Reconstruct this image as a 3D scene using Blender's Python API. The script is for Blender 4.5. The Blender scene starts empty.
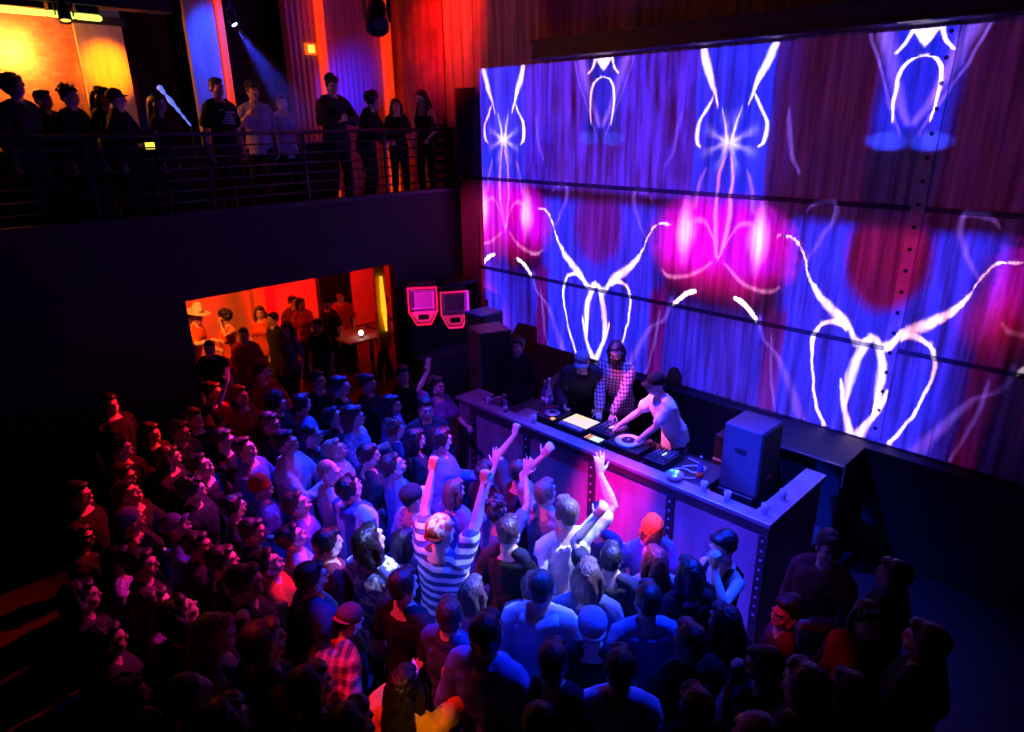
import bpy, bmesh, math, random
from mathutils import Vector, Matrix, noise
PI = math.pi
sc = bpy.context.scene
C = sc.collection
sc.view_settings.view_transform = 'Standard'
sc.view_settings.look = 'None'
sc.view_settings.gamma = 1
sc.view_settings.use_curve_mapping = False
sc.view_settings.exposure = 0.0

# ---------------------------------------------------------------- camera
CX, CY, FOC, CAMZ = 512.0, 366.0, 669.92, 5.0
def _ray(px, py):
    return Vector((px - CX, -(py - CY), -FOC)).normalized()
_Y = _ray(-190, 131); _X = _ray(1236, 113); _Z = _X.cross(_Y)
RC = Matrix((_X, _Y, _Z))                       # camera axes -> world
cd = bpy.data.cameras.new('camera'); cam = bpy.data.objects.new('camera', cd); C.objects.link(cam)
cd.sensor_width = 36; cd.lens = FOC / 1024 * 36; cd.clip_start = .05; cd.clip_end = 200
cam.matrix_world = Matrix.Translation((0, 0, CAMZ)) @ RC.normalized().to_4x4()
sc.camera = cam
def atz(px, py, z):
    d = RC @ _ray(px, py); return Vector((0, 0, CAMZ)) + d * ((z - CAMZ) / d.z)
def aty(px, py, y):
    d = RC @ _ray(px, py); return Vector((0, 0, CAMZ)) + d * (y / d.y)
def atx(px, py, x):
    d = RC @ _ray(px, py); return Vector((0, 0, CAMZ)) + d * (x / d.x)

# ---------------------------------------------------------------- node expression helper
class N:
    """wraps a float socket or number; arithmetic makes Math nodes"""
    tree = None
    def __init__(s, v): s.v = v
    @staticmethod
    def w(v): return v if isinstance(v, N) else N(v)
    @staticmethod
    def op(kind, *a, clamp=False):
        n = N.tree.nodes.new('ShaderNodeMath'); n.operation = kind; n.use_clamp = clamp
        for i, x in enumerate(a):
            x = N.w(x)
            if isinstance(x.v, (int, float)): n.inputs[i].default_value = x.v
            else: N.tree.links.new(x.v, n.inputs[i])
        return N(n.outputs[0])
    def __add__(s, o): return N.op('ADD', s, o)
    __radd__ = __add__
    def __sub__(s, o): return N.op('SUBTRACT', s, o)
    def __rsub__(s, o): return N.op('SUBTRACT', o, s)
    def __mul__(s, o): return N.op('MULTIPLY', s, o)
    __rmul__ = __mul__
    def __truediv__(s, o): return N.op('DIVIDE', s, o)
    def __abs__(s): return N.op('ABSOLUTE', s)
    def clamp(s): return N.op('ADD', s, 0.0, clamp=True)
def sstep(x, a, b):      # smooth 0 at a, 1 at b
    n = N.tree.nodes.new('ShaderNodeMapRange'); n.interpolation_type = 'SMOOTHSTEP'
    N.tree.links.new(x.v, n.inputs['Value'])
    for k, q in (('From Min', a), ('From Max', b)):
        if isinstance(q, N): N.tree.links.new(q.v, n.inputs[k])
        else: n.inputs[k].default_value = q
    if not isinstance(a, N) and a > b:
        n.inputs['From Min'].default_value = b; n.inputs['From Max'].default_value = a
        n.inputs['To Min'].default_value = 1; n.inputs['To Max'].default_value = 0
    return N(n.outputs['Result'])
def fcurve(x, pts):      # piecewise smooth curve through pts (x increasing)
    x0, x1 = pts[0][0], pts[-1][0]
    lo = min(p[1] for p in pts); hi = max(p[1] for p in pts); hi = hi if hi > lo else lo + 1e-3
    n = N.tree.nodes.new('ShaderNodeFloatCurve'); cv = n.mapping.curves[0]
    while len(cv.points) < len(pts): cv.points.new(.5, .5)
    for p, q in zip(cv.points, pts): p.location = ((q[0] - x0) / (x1 - x0), (q[1] - lo) / (hi - lo))
    n.mapping.update()
    t = N.op('MULTIPLY', N.op('SUBTRACT', x, x0), 1 / (x1 - x0), clamp=True)
    N.tree.links.new(t.v, n.inputs['Value'])
    return N(n.outputs[0]) * (hi - lo) + lo
def combine(x, y, z):
    n = N.tree.nodes.new('ShaderNodeCombineXYZ')
    for i, q in enumerate((x, y, z)):
        q = N.w(q)
        if isinstance(q.v, (int, float)): n.inputs[i].default_value = q.v
        else: N.tree.links.new(q.v, n.inputs[i])
    return n.outputs[0]
def noise_n(vec, scale, detail=2, rough=.5):
    n = N.tree.nodes.new('ShaderNodeTexNoise'); n.inputs['Scale'].default_value = scale
    n.inputs['Detail'].default_value = detail; n.inputs['Roughness'].default_value = rough
    N.tree.links.new(vec, n.inputs['Vector']); return N(n.outputs[0])

# ---------------------------------------------------------------- materials
_m = {}
def mat(name, col=(.5, .5, .5), rough=.6, metal=0, emit=None, es=1, spec=.5, bump=None, var=None, alpha=None, trans=0):
    """plain principled with procedural bump and colour variation"""
    if name in _m: return _m[name]
    m = bpy.data.materials.new(name); m.use_nodes = True; nt = m.node_tree; b = nt.nodes['Principled BSDF']
    b.inputs['Base Color'].default_value = (*col, 1); b.inputs['Roughness'].default_value = rough
    b.inputs['Metallic'].default_value = metal; b.inputs['Specular IOR Level'].default_value = spec
    if trans: b.inputs['Transmission Weight'].default_value = trans
    if emit: b.inputs['Emission Color'].default_value = (*emit, 1); b.inputs['Emission Strength'].default_value = es
    tc = nt.nodes.new('ShaderNodeTexCoord')
    def nz(sc_, det, stretch=(1, 1, 1)):
        mp = nt.nodes.new('ShaderNodeMapping'); mp.inputs['Scale'].default_value = stretch
        nt.links.new(tc.outputs['Object'], mp.inputs[0])
        n = nt.nodes.new('ShaderNodeTexNoise'); n.inputs['Scale'].default_value = sc_; n.inputs['Detail'].default_value = det
        nt.links.new(mp.outputs[0], n.inputs['Vector']); return n
    if var:      # (scale, amount, stretch)
        n = nz(var[0], 5, var[2] if len(var) > 2 else (1, 1, 1))
        r = nt.nodes.new('ShaderNodeMix'); r.data_type = 'RGBA'
        nt.links.new(n.outputs[0], r.inputs[0])
        k = var[1]
        r.inputs[6].default_value = (*[c * (1 - k) for c in col], 1); r.inputs[7].default_value = (*[min(1, c * (1 + k)) for c in col], 1)
        nt.links.new(r.outputs[2], b.inputs['Base Color'])
    if bump:     # (scale, strength, stretch)
        n = nz(bump[0], 3, bump[2] if len(bump) > 2 else (1, 1, 1))
        bp = nt.nodes.new('ShaderNodeBump'); bp.inputs['Strength'].default_value = bump[1]; bp.inputs['Distance'].default_value = .02
        nt.links.new(n.outputs[0], bp.inputs['Height']); nt.links.new(bp.outputs[0], b.inputs['Normal'])
    _m[name] = m; return m
def pmat(name, fn, rough=.8, metal=0):
    """material whose colour comes from fn(P) -> (r,g,b) of N, P = object coords (x,y,z)"""
    if name in _m: return _m[name]
    m = bpy.data.materials.new(name); m.use_nodes = True; nt = m.node_tree; b = nt.nodes['Principled BSDF']
    b.inputs['Roughness'].default_value = rough; b.inputs['Metallic'].default_value = metal
    N.tree = nt
    tc = nt.nodes.new('ShaderNodeTexCoord'); sp = nt.nodes.new('ShaderNodeSeparateXYZ'); nt.links.new(tc.outputs['Object'], sp.inputs[0])
    r = fn(N(sp.outputs[0]), N(sp.outputs[1]), N(sp.outputs[2]), tc.outputs['Object'])
    h = None
    if len(r) == 4: r, h = r[:3], r[3]
    cc = nt.nodes.new('ShaderNodeCombineColor')
    for i, q in enumerate(r):
        q = N.w(q)
        if isinstance(q.v, (int, float)): cc.inputs[i].default_value = q.v
        else: nt.links.new(q.v, cc.inputs[i])
    nt.links.new(cc.outputs[0], b.inputs['Base Color'])
    if h is not None:
        bp = nt.nodes.new('ShaderNodeBump'); bp.inputs['Strength'].default_value = .6; bp.inputs['Distance'].default_value = .03
        nt.links.new(h.v, bp.inputs['Height']); nt.links.new(bp.outputs[0], b.inputs['Normal'])
    _m[name] = m; return m

# ---------------------------------------------------------------- mesh builder
def frames(pts, up=None):
    out = []; n = len(pts); prev = None
    for i in range(n):
        t = (pts[min(i + 1, n - 1)] - pts[max(i - 1, 0)]).normalized()
        if prev is None:
            u = Vector(up) if up else (Vector((0, 1, 0)) if abs(t.y) < .9 else Vector((1, 0, 0)))
        else: u = prev
        a = (u - t * u.dot(t))
        a = a.normalized() if a.length > 1e-6 else t.orthogonal().normalized()
        prev = a; out.append((a.cross(t).normalized(), a))     # (side, up)
    return out
class MB:
    def __init__(s): s.v = []; s.f = []; s.smooth = False
    def add(s, vs, fs):
        o = len(s.v); s.v += [Vector(q) for q in vs]; s.f += [tuple(i + o for i in f) for f in fs]; return s
    def box(s, a, b, M=None):
        (x0, y0, z0), (x1, y1, z1) = a, b
        x0, x1 = min(x0, x1), max(x0, x1); y0, y1 = min(y0, y1), max(y0, y1); z0, z1 = min(z0, z1), max(z0, z1)
        vs = [Vector(q) for q in ((x0, y0, z0), (x1, y0, z0), (x1, y1, z0), (x0, y1, z0), (x0, y0, z1), (x1, y0, z1), (x1, y1, z1), (x0, y1, z1))]
        if M: vs = [M @ q for q in vs]
        return s.add(vs, [(3, 2, 1, 0), (4, 5, 6, 7), (0, 1, 5, 4), (1, 2, 6, 5), (2, 3, 7, 6), (3, 0, 4, 7)])
    def loft(s, pts, rad, n=12, up=None, cap=True):
        """closed tube; rad = list of r or (rx, ry); rounded ends when cap"""
        pts = [Vector(p) for p in pts]; rad = [(r, r) if not isinstance(r, (tuple, list)) else r for r in rad]
        if cap:
            t0 = (pts[0] - pts[1]).normalized(); t1 = (pts[-1] - pts[-2]).normalized()
            r0 = min(rad[0]); r1 = min(rad[-1]); p0, p1, a0, a1 = pts[0], pts[-1], rad[0], rad[-1]
            pre = [(p0 + t0 * r0 * .95, .25, a0), (p0 + t0 * r0 * .7, .7, a0)]
            post = [(p1 + t1 * r1 * .7, .7, a1), (p1 + t1 * r1 * .95, .25, a1)]
            pts = [q[0] for q in pre] + pts + [q[0] for q in post]
            rad = [(q[2][0] * q[1], q[2][1] * q[1]) for q in pre] + rad + [(q[2][0] * q[1], q[2][1] * q[1]) for q in post]
        fr = frames(pts, up); vs = []; m = len(pts)
        for p, r, (a, b) in zip(pts, rad, fr):
            for k in range(n):
                th = 2 * PI * k / n; vs.append(p + a * (math.cos(th) * r[0]) + b * (math.sin(th) * r[1]))
        fs = [(i * n + k, i * n + (k + 1) % n, (i + 1) * n + (k + 1) % n, (i + 1) * n + k) for i in range(m - 1) for k in range(n)]
        fs += [tuple(reversed(range(n))), tuple((m - 1) * n + k for k in range(n))]
        return s.add(vs, fs)
    def cyl(s, a, b, r, n=16, r2=None): return s.loft([a, b], [r, r if r2 is None else r2], n, cap=False)
    def ell(s, c, r, M=None, n=14, m=9):
        c = Vector(c); vs = [Vector((0, 0, -1))]
        for i in range(1, m):
            ph = -PI / 2 + PI * i / m
            for k in range(n): vs.append(Vector((math.cos(ph) * math.cos(2 * PI * k / n), math.cos(ph) * math.sin(2 * PI * k / n), math.sin(ph))))
        vs.append(Vector((0, 0, 1)))
        r = (r, r, r) if not isinstance(r, (tuple, list)) else r
        vs = [Vector((v.x * r[0], v.y * r[1], v.z * r[2])) for v in vs]
        if M: vs = [M @ v for v in vs]
        vs = [v + c for v in vs]
        fs = [(0, 1 + (k + 1) % n, 1 + k) for k in range(n)]
        for i in range(m - 2):
            for k in range(n): fs.append((1 + i * n + k, 1 + i * n + (k + 1) % n, 1 + (i + 1) * n + (k + 1) % n, 1 + (i + 1) * n + k))
        L = len(vs) - 1; b = 1 + (m - 2) * n
        fs += [(L, b + k, b + (k + 1) % n) for k in range(n)]
        return s.add(vs, fs)
    def lathe(s, prof, n=20, c=(0, 0, 0)):
        """prof = [(r,z)...] closed top and bottom"""
        c = Vector(c); vs = []; m = len(prof)
        for r, z in prof:
            for k in range(n): vs.append(c + Vector((r * math.cos(2 * PI * k / n), r * math.sin(2 * PI * k / n), z)))
        fs = [(i * n + k, i * n + (k + 1) % n, (i + 1) * n + (k + 1) % n, (i + 1) * n + k) for i in range(m - 1) for k in range(n)]
        fs += [tuple(reversed(range(n))), tuple((m - 1) * n + k for k in range(n))]
        return s.add(vs, fs)
    def prism(s, poly, y0, y1, axis='y'):
        """poly in (a,b) extruded along axis"""
        P = {'y': lambda a, b, t: (a, t, b), 'x': lambda a, b, t: (t, a, b), 'z': lambda a, b, t: (a, b, t)}[axis]
        n = len(poly); vs = [P(a, b, y0) for a, b in poly] + [P(a, b, y1) for a, b in poly]
        return s.add(vs, [tuple(reversed(range(n))), tuple(range(n, 2 * n))] + [(k, (k + 1) % n, n + (k + 1) % n, n + k) for k in range(n)])
    def xf(s, M): s.v = [M @ v for v in s.v]; return s
    def mesh(s, name='mesh', smooth=False):
        me = bpy.data.meshes.new(name); me.from_pydata([tuple(v) for v in s.v], [], s.f)
        bm = bmesh.new(); bm.from_mesh(me); bmesh.ops.recalc_face_normals(bm, faces=bm.faces)
        for f in bm.faces: f.smooth = smooth
        bm.to_mesh(me); bm.free(); return me
    def build(s, name, m, parent=None, smooth=False, bevel=0, loc=None):
        me = s.mesh(name, smooth); me.materials.append(m)
        o = bpy.data.objects.new(name, me); C.objects.link(o); o.parent = parent
        if loc: o.location = loc
        if bevel:
            b = o.modifiers.new('bevel', 'BEVEL'); b.width = bevel; b.segments = 2; b.limit_method = 'ANGLE'
        return o
def remesh(mb, vox, smooth=2, wrinkle=0, wscale=(9, 9, 5), seed=0):
    """union the lofts of an MB into one continuous skin"""
    me = mb.mesh('tmp'); o = bpy.data.objects.new('tmp', me); C.objects.link(o)
    r = o.modifiers.new('r', 'REMESH'); r.mode = 'VOXEL'; r.voxel_size = vox
    if smooth:
        q = o.modifiers.new('s', 'SMOOTH'); q.factor = .5; q.iterations = smooth
    dg = bpy.context.evaluated_depsgraph_get(); dg.update()
    out = bpy.data.meshes.new_from_object(o.evaluated_get(dg))
    bpy.data.objects.remove(o); bpy.data.meshes.remove(me)
    if wrinkle:
        w = Vector(wscale); off = Vector((seed * 3.1, seed * 1.7, seed * 5.3))
        nn = [v.normal.copy() for v in out.vertices]
        for v, n in zip(out.vertices, nn):
            q = Vector((v.co.x * w.x, v.co.y * w.y, v.co.z * w.z)) + off
            a = noise.noise(q); b = noise.noise(q * 2.3 + Vector((a * 2, 0, 0)))
            v.co += n * (wrinkle * (1 - 2 * abs(a)) + wrinkle * .6 * b)
    for p in out.polygons: p.use_smooth = True
    return out
def tag(o, label=None, cat=None, group=None, kind=None):
    if label: o['label'] = label
    if cat: o['category'] = cat
    if group: o['group'] = group
    if kind: o['kind'] = kind
    return o
def empty(name, loc=(0, 0, 0), rz=0, label=None, cat=None, group=None):
    o = bpy.data.objects.new(name, None); C.objects.link(o); o.location = loc; o.rotation_euler = (0, 0, rz); o.empty_display_size = .1
    return tag(o, label, cat, group)
def struct(name, mb, m, bevel=0):
    o = mb.build(name, m, bevel=bevel); o['kind'] = 'structure'; return o
def text(name, body, size, M, m, parent, ext=.003, align='CENTER'):
    cu = bpy.data.curves.new(name, 'FONT'); cu.body = body; cu.size = size; cu.extrude = ext; cu.align_x = align; cu.align_y = 'CENTER'
    o = bpy.data.objects.new('tmp', cu); C.objects.link(o)
    dg = bpy.context.evaluated_depsgraph_get(); dg.update()
    me = bpy.data.meshes.new_from_object(o.evaluated_get(dg)); bpy.data.objects.remove(o)
    me.transform(M); me.materials.clear(); me.materials.append(m)
    o = bpy.data.objects.new(name, me); C.objects.link(o); o.parent = parent; return o
def light(kind, loc, tgt, col, power, ang=60, blend=.5, r=.05, size=None):
    ld = bpy.data.lights.new('stage_and_added_light', kind); ld.energy = power; ld.color = col
    if kind == 'SPOT': ld.spot_size = math.radians(ang); ld.spot_blend = blend; ld.shadow_soft_size = r
    elif kind == 'POINT': ld.shadow_soft_size = r
    elif kind == 'AREA': ld.size = size or 1
    o = bpy.data.objects.new('stage_and_added_light', ld); C.objects.link(o); o.location = loc
    if tgt is not None: o.rotation_euler = (Vector(tgt) - Vector(loc)).to_track_quat('-Z', 'Y').to_euler()
    return o
# ================================================================ SETTING
XW = 8.1
def steel(x, y, z, P):
    streak = noise_n(combine(x * 9, y * 9, z * .5), 1.0, 5, .65)
    blot = noise_n(combine(x * .8, y * .8, z * .6), 1.0, 4, .6)
    k = sstep(streak, .3, .72)
    rust = sstep(blot, .42, .62)
    cor = N.op('SINE', y * 42)
    r = .16 + k * .42 + rust * .08; g = .14 + k * .40 - rust * .06; b = .13 + k * .40 - rust * .08
    return r, g.clamp(), b.clamp(), cor * .35 + streak * .5
M_steel = pmat('rust_streaked_steel', steel, .62)
def redsteel(x, y, z, P):
    streak = noise_n(combine(x * 7, y * 7, z * .45), 1.0, 5, .6)
    blot = noise_n(P, 1.6, 4, .6)
    k = sstep(streak, .28, .75) * sstep(blot, .25, .7)
    return .12 + k * .5, .03 + k * .12, .03 + k * .10, N.op('SINE', x * 40) * .3 + streak * .5
M_red = pmat('rusty_painted_steel', redsteel, .55)
M_black = mat('matt_black_paint', (.012, .012, .014), .7, bump=(20, .1))
M_dark = mat('dark_charcoal_paint', (.02, .018, .022), .6, bump=(14, .15), var=(3, .4))
M_floor = mat('worn_dark_floor', (.012, .011, .012), .5, var=(2, .5), bump=(30, .1))
M_iron = mat('rough_iron', (.05, .042, .045), .5, .3, bump=(25, .3), var=(6, .5))
M_railm = mat('black_steel_rail', (.03, .028, .03), .35, .6, bump=(40, .05))
M_bolt = mat('dark_bolt_hole', (.01, .01, .01), .8)
M_boltb = mat('bright_bolt_head', (.5, .45, .45), .35, .6)
def brick(x, y, z, P):
    n = N.tree.nodes.new('ShaderNodeTexBrick'); n.inputs['Scale'].default_value = 4.2
    N.tree.links.new(combine(x, z, 0), n.inputs['Vector'])
    n.inputs['Color1'].default_value = (.55, .3, .2, 1); n.inputs['Color2'].default_value = (.42, .2, .13, 1); n.inputs['Mortar'].default_value = (.25, .2, .17, 1)
    n.inputs['Mortar Size'].default_value = .012
    sp = N.tree.nodes.new('ShaderNodeSeparateColor'); N.tree.links.new(n.outputs[0], sp.inputs[0])
    v = noise_n(P, 3, 4) * .6 + .7
    return N(sp.outputs[0]) * v, N(sp.outputs[1]) * v, N(sp.outputs[2]) * v, N.op('SUBTRACT', 1, N(n.outputs[1])) * .5
M_brick = pmat('old_brick', brick, .9)
M_plaster = mat('painted_plaster', (.45, .4, .38), .85, bump=(8, .15), var=(2, .25))
M_paintdoor = mat('scuffed_pale_door_paint', (.5, .45, .42), .6, bump=(12, .25, (3, 3, .4)), var=(5, .45, (3, 3, .5)))

struct('floor', MB().box((-4, -3, -.12), (12, 17, 0)), M_floor)
struct('ceiling', MB().box((-4, -3, 8.6), (12, 17, 8.75)), M_black)
# stage wall: steel sheets, the hung row and the sheet above the bar
struct('wall_right', MB().box((XW, -1.0, 0), (XW + .25, 11.3, 8.6)), M_steel)
struct('wall_left', MB().box((-4.2, -3, 0), (-4, 17, 8.6)), M_black)
for i, (z, y0, y1) in enumerate(((4.09, -.9, 9.42), (2.53, -.9, 9.42))):
    struct('trim_%d' % (i + 1), MB().box((XW - .014, y0, z - .03), (XW - .002, y1, z + .03)), M_iron, .006)
k = 3
for y in ():
    struct('trim_%d' % k, MB().box((XW - .02, y - .022, 1.42), (XW - .002, y + .022, 5.84)), M_iron, .004); k += 1
# riveted upright on the right
rv = struct('trim_%d' % k, MB().box((XW - .016, 2.05, 1.42), (XW - .001, 2.19, 5.84)), mat('worn_riveted_iron', (.6, .42, .34), .55, .1, bump=(22, .5), var=(9, .5)), .008); k += 1
b = MB()
for i in range(19): b.cyl((XW - .022, 2.12, 1.55 + i * .235), (XW - .012, 2.12, 1.55 + i * .235), .022, 12)
b.build('bolt_row', M_bolt, rv)
# heavy beam along the top of the projected sheets, upper sheet steps forward
struct('trim_%d' % k, MB().box((XW - .28, -1, 5.86), (XW, 7.5, 5.90)).box((XW - .25, -1, 5.90), (XW - .21, 7.5, 6.08)).box((XW - .28, -1, 6.08), (XW, 7.5, 6.12)), M_iron, .004); k += 1
struct('wall_upper_right', MB().box((XW - .06, -1, 6.13), (XW - .003, 7.55, 8.55)), pmat('maroon_stained_steel', lambda x, y, z, P: (
    .05 + sstep(noise_n(combine(x * 6, y * 6, z * .4), 1, 5, .65), .3, .75) * .30,
    .035 + sstep(noise_n(combine(x * 6, y * 6, z * .4), 1, 5, .65), .3, .75) * .17,
    .05 + sstep(noise_n(combine(x * 5, y * 5, z * .4), 1, 5, .65), .3, .75) * .22,
    N.op('SINE', y * 36) * .4), .6))
# low wall in front of the sheets, behind the booth
struct('wall_low_stage', MB().box((XW - .22, -1, .0), (XW - .003, 6.3, 1.36)), M_dark, .01)
# front of the balcony block, with the opening to the bar room
YB = 9.5; OX0, OX1, OZ = 3.07, 6.5, 2.75
fr = MB().box((-4, YB, 0), (OX0, YB + .12, 3.86)).box((OX1, YB, 0), (XW, YB + .12, 3.86)).box((OX0, YB, OZ), (OX1, YB + .12, 3.86))
struct('wall_balcony_front', fr, mat('balcony_black_purple_paint', (.005, .004, .006), .65, bump=(5, .2), var=(1.5, .5)))
struct('floor_balcony', MB().box((-4, YB + .122, 3.50), (XW - .005, 11.24, 3.72)), M_floor)
struct('trim_%d' % k, MB().box((-4, YB - .05, 3.86), (XW - .01, YB + .1, 3.93)), M_railm, .01); k += 1
# bar room under the balcony
struct('wall_bar_back', MB().box((-1, 15.0, 0), (12, 15.15, 3.6)), M_plaster)
struct('wall_bar_right', MB().box((10.6, YB + .4, 0), (10.75, 14.99, 3.6)), M_plaster)
struct('wall_bar_left', MB().box((-1.15, YB + .4, 0), (-1.0, 15, 3.6)), M_plaster)
struct('ceiling_bar', MB().box((-4, 11.3, 3.3), (12, 15.0, 3.45)), M_dark)
for nm, (x, y, w) in enumerate(((6.05, 14.6, .12), (5.35, 14.7, .16))):
    pass
# balcony back wall (upstairs)
YU = 11.3
uw = MB().box((-4, YU, 3.6), (2.85, YU + .2, 8.6))
struct('wall_back_brick', uw, M_brick)
struct('wall_back_dark', MB().box((3.55, YU + .7, 3.6), (4.35, YU + .85, 8.6)), M_black)
struct('wall_back_recess', MB().box((4.9, YU + .7, 3.6), (6.0, YU + .85, 8.6)), M_dark)
struct('wall_back_panels', MB().box((6.0, YU, 3.6), (XW - .02, YU + .2, 8.6)), pmat('corrugated_grey_panels', lambda x, y, z, P: (
    .3 + noise_n(combine(x * 9, y, z * .5), 1, 4) * .3, .28 + noise_n(combine(x * 9, y, z * .5), 1, 4) * .28, .3 + noise_n(combine(x * 9, y, z * .5), 1, 4) * .3, N.op('SINE', x * 60) * .5), .5))
struct('wall_end', MB().box((XW - .03, YB + .32, 3.73), (XW - .002, YU - .01, 8.55)), M_red)
# orange-lit sliding door leaf and blue-lit door leaf
d = struct('door_1', MB().box((2.86, YU - .06, 3.73), (3.46, YU + .04, 6.75)), M_paintdoor, .01)
MB().box((2.84, YU - .1, 6.32), (3.5, YU - .065, 6.42)).build('hanging_rail', M_iron, d)
MB().cyl((3.38, YU - .12, 4.8), (3.38, YU - .12, 5.1), .015, 10).box((3.37, YU - .12, 4.82), (3.39, YU - .06, 4.84)).box((3.37, YU - .12, 5.06), (3.39, YU - .06, 5.08)).build('pull_handle', M_boltb, d)
d = struct('door_2', MB().box((4.34, YU - .06, 3.73), (4.80, YU + .04, 6.95)), M_paintdoor, .01)
MB().cyl((4.42, YU - .12, 4.8), (4.42, YU - .12, 5.1), .015, 10).box((4.41, YU - .12, 4.82), (4.43, YU - .06, 4.84)).box((4.41, YU - .12, 5.06), (4.43, YU - .06, 5.08)).build('pull_handle', M_boltb, d)
M_redpost = mat('red_post_glow', (.75, .22, .08), .5, emit=(1, .04, .004), es=.8)  # painted posts; the red light falling on them is put in as emission
for x0, x1 in ((4.82, 4.90), (6.50, 6.62), (7.80, 7.96)):
    struct('trim_%d' % k, MB().box((x0, YU - .14, 3.73), (x1, YU - .02, 8.5)), M_redpost, .008); k += 1
struct('wall_low_dark_added', MB().box((-4, YU - .42, 3.721), (6.4, YU - .3, 4.66)).box((-4, YU - .5, 4.66), (6.4, YU - .28, 4.70)), M_black)  # black counter added to cover the lit lower wall and keep it dark
# dark curtain pleats at the end of the balcony and below it on the stage wall
def pleats(y0, y1, z0, z1, x, amp, n):
    m = MB(); vs = []; K = n * 8
    for i in range(K + 1):
        y = y0 + (y1 - y0) * i / K; a = amp * math.sin(i / 8 * 2 * PI)
        for z in (z0, z1): vs.append((x + a, y, z))
        for z in (z0, z1): vs.append((x + a + .012, y, z))
    fs = []
    for i in range(K):
        a = i * 4; b_ = a + 4
        fs += [(a, b_, b_ + 1, a + 1), (a + 2, a + 3, b_ + 3, b_ + 2), (a, a + 2, b_ + 2, b_), (a + 1, b_ + 1, b_ + 3, a + 3)]
    fs += [(0, 1, 3, 2), (K * 4, K * 4 + 2, K * 4 + 3, K * 4 + 1)]
    m.add(vs, fs); return m
M_curt = mat('dark_red_curtain_cloth', (.16, .07, .09), .8, bump=(40, .2), var=(12, .3, (1, 1, .2)))
o = pleats(9.02, 9.44, 1.5, 4.05, XW - .07, .03, 6).build('stage_curtain', M_curt, smooth=True)
tag(o, 'narrow dark red pleated curtain hanging beside the left edge of the lit steel wall', 'curtain')
o = pleats(8.98, 9.46, 4.12, 5.55, XW - .09, .03, 6).build('stage_curtain', mat('black_curtain_cloth', (.05, .03, .06), .85, bump=(40, .2)), smooth=True)
tag(o, 'short black pleated curtain at the balcony end against the red-lit wall', 'curtain')

# ---------------------------------------------------------------- railing on the balcony
rl = empty('balcony_railing', (-4, YB + .06, 3.93), label='black metal balcony railing of posts and horizontal bars above the bar room opening', cat='railing')
def lb(): return MB()
for i in range(9):
    x = .6 + i * 1.42
    if x > 12: break
    lb().box((x - .02, -.02, 0), (x + .02, .02, .95)).build('post', M_railm, rl, bevel=.004)
lb().loft([(0, 0, .97), (12.05, 0, .97)], [.028, .028], 12, cap=False).build('handrail', M_railm, rl, smooth=True)
for z in (.12, .26, .40, .54, .68, .82): lb().loft([(0, 0, z), (12.05, 0, z)], [.012, .012], 8, cap=False).build('bar', M_railm, rl, smooth=True)
# short stacked slat screen at the end of the railing
o = empty('slat_screen', (7.72, YB + .25, 3.88), label='small dark slatted screen at the right end of the balcony by the curtain', cat='screen')
for z in range(7): MB().box((0, 0, .12 + z * .15), (.3, .03, .2 + z * .15)).build('slat', M_railm, o, bevel=.003)
for x in (0, .27): MB().box((x, .031, 0), (x + .03, .06, 1.2)).build('post', M_railm, o, bevel=.003)
# ================================================================ PROJECTOR throwing the moving picture on the steel wall
PX, PY, PZ = -2.6, 4.4, 7.2
pl = light('SPOT', (PX, PY, PZ), (XW, PY, PZ), (1, 1, 1), 1, 96, .01, .004)
pl.name = 'projector_beam'
L = pl.data; L.use_nodes = True; nt = L.node_tree; N.tree = nt
em = nt.nodes['Emission']
pl.rotation_euler = (PI / 2, 0, -PI / 2)      # looks along +x, up is +z
g = nt.nodes.new('ShaderNodeTexCoord')
sp = nt.nodes.new('ShaderNodeSeparateXYZ'); nt.links.new(g.outputs['Normal'], sp.inputs[0])
nx, ny, nz = N(sp.outputs[0]), N(sp.outputs[1]), N(sp.outputs[2])
inv = N.op('DIVIDE', 1.0, N.op('MAXIMUM', abs(nz), .05))
Y0 = PY - nx * inv * (XW - PX)                # wall y hit by this ray (picture x to the right = -y)
Z0 = PZ + ny * inv * (XW - PX)
cb = combine(Y0, Z0, 0)
wob = noise_n(cb, 2.3, 3) - .5; wob2 = noise_n(combine(Y0 + 17, Z0, 0), 2.3, 3) - .5
Yw = Y0 + wob * .10; Zw = Z0 + wob2 * .10
sm = N.op('PINGPONG', Yw - 2.33 + 8.08, 2.02)       # 0 on the wing figures, 2 on the star figures
s = sm; t = 2.02 - sm
fine = noise_n(combine(Y0 * 1, Z0 * 1, 3), 14, 4, .7); fine2 = noise_n(combine(Y0 * 3.5, Z0 * .7, 7), 2.2, 4, .65)
tear = fine - .5
def stroke(a, b, pts, wid, soft=.9, rag=.0):
    """bright line b = f(a) over the range of pts; wid = [(a,w)..]"""
    a0, a1 = pts[0][0], pts[-1][0]
    f = fcurve(a, pts); w = fcurve(a, wid)
    d = abs(b - f)
    if rag: d = d + tear * rag
    q = d / (w * (fine * .9 + .55))
    v = sstep(q, 1.0, 1.0 - soft)
    e = (a1 - a0) * .06
    return v * sstep(a, a0 - e, a0 + e * .3) * sstep(a, a1 + e, a1 - e * .3)
def W(pts, *w):
    a0, a1 = pts[0][0], pts[-1][0]; n = len(w)
    return [(a0 + (a1 - a0) * i / (n - 1), x) for i, x in enumerate(w)]
def R_(p): return sorted([(z, s_) for s_, z in p])
white = []
def add(a, b, pts, wid, k=1.0, **kw): white.append(stroke(a, b, pts, W(pts, *wid), **kw) * k)
Z = Zw
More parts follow.
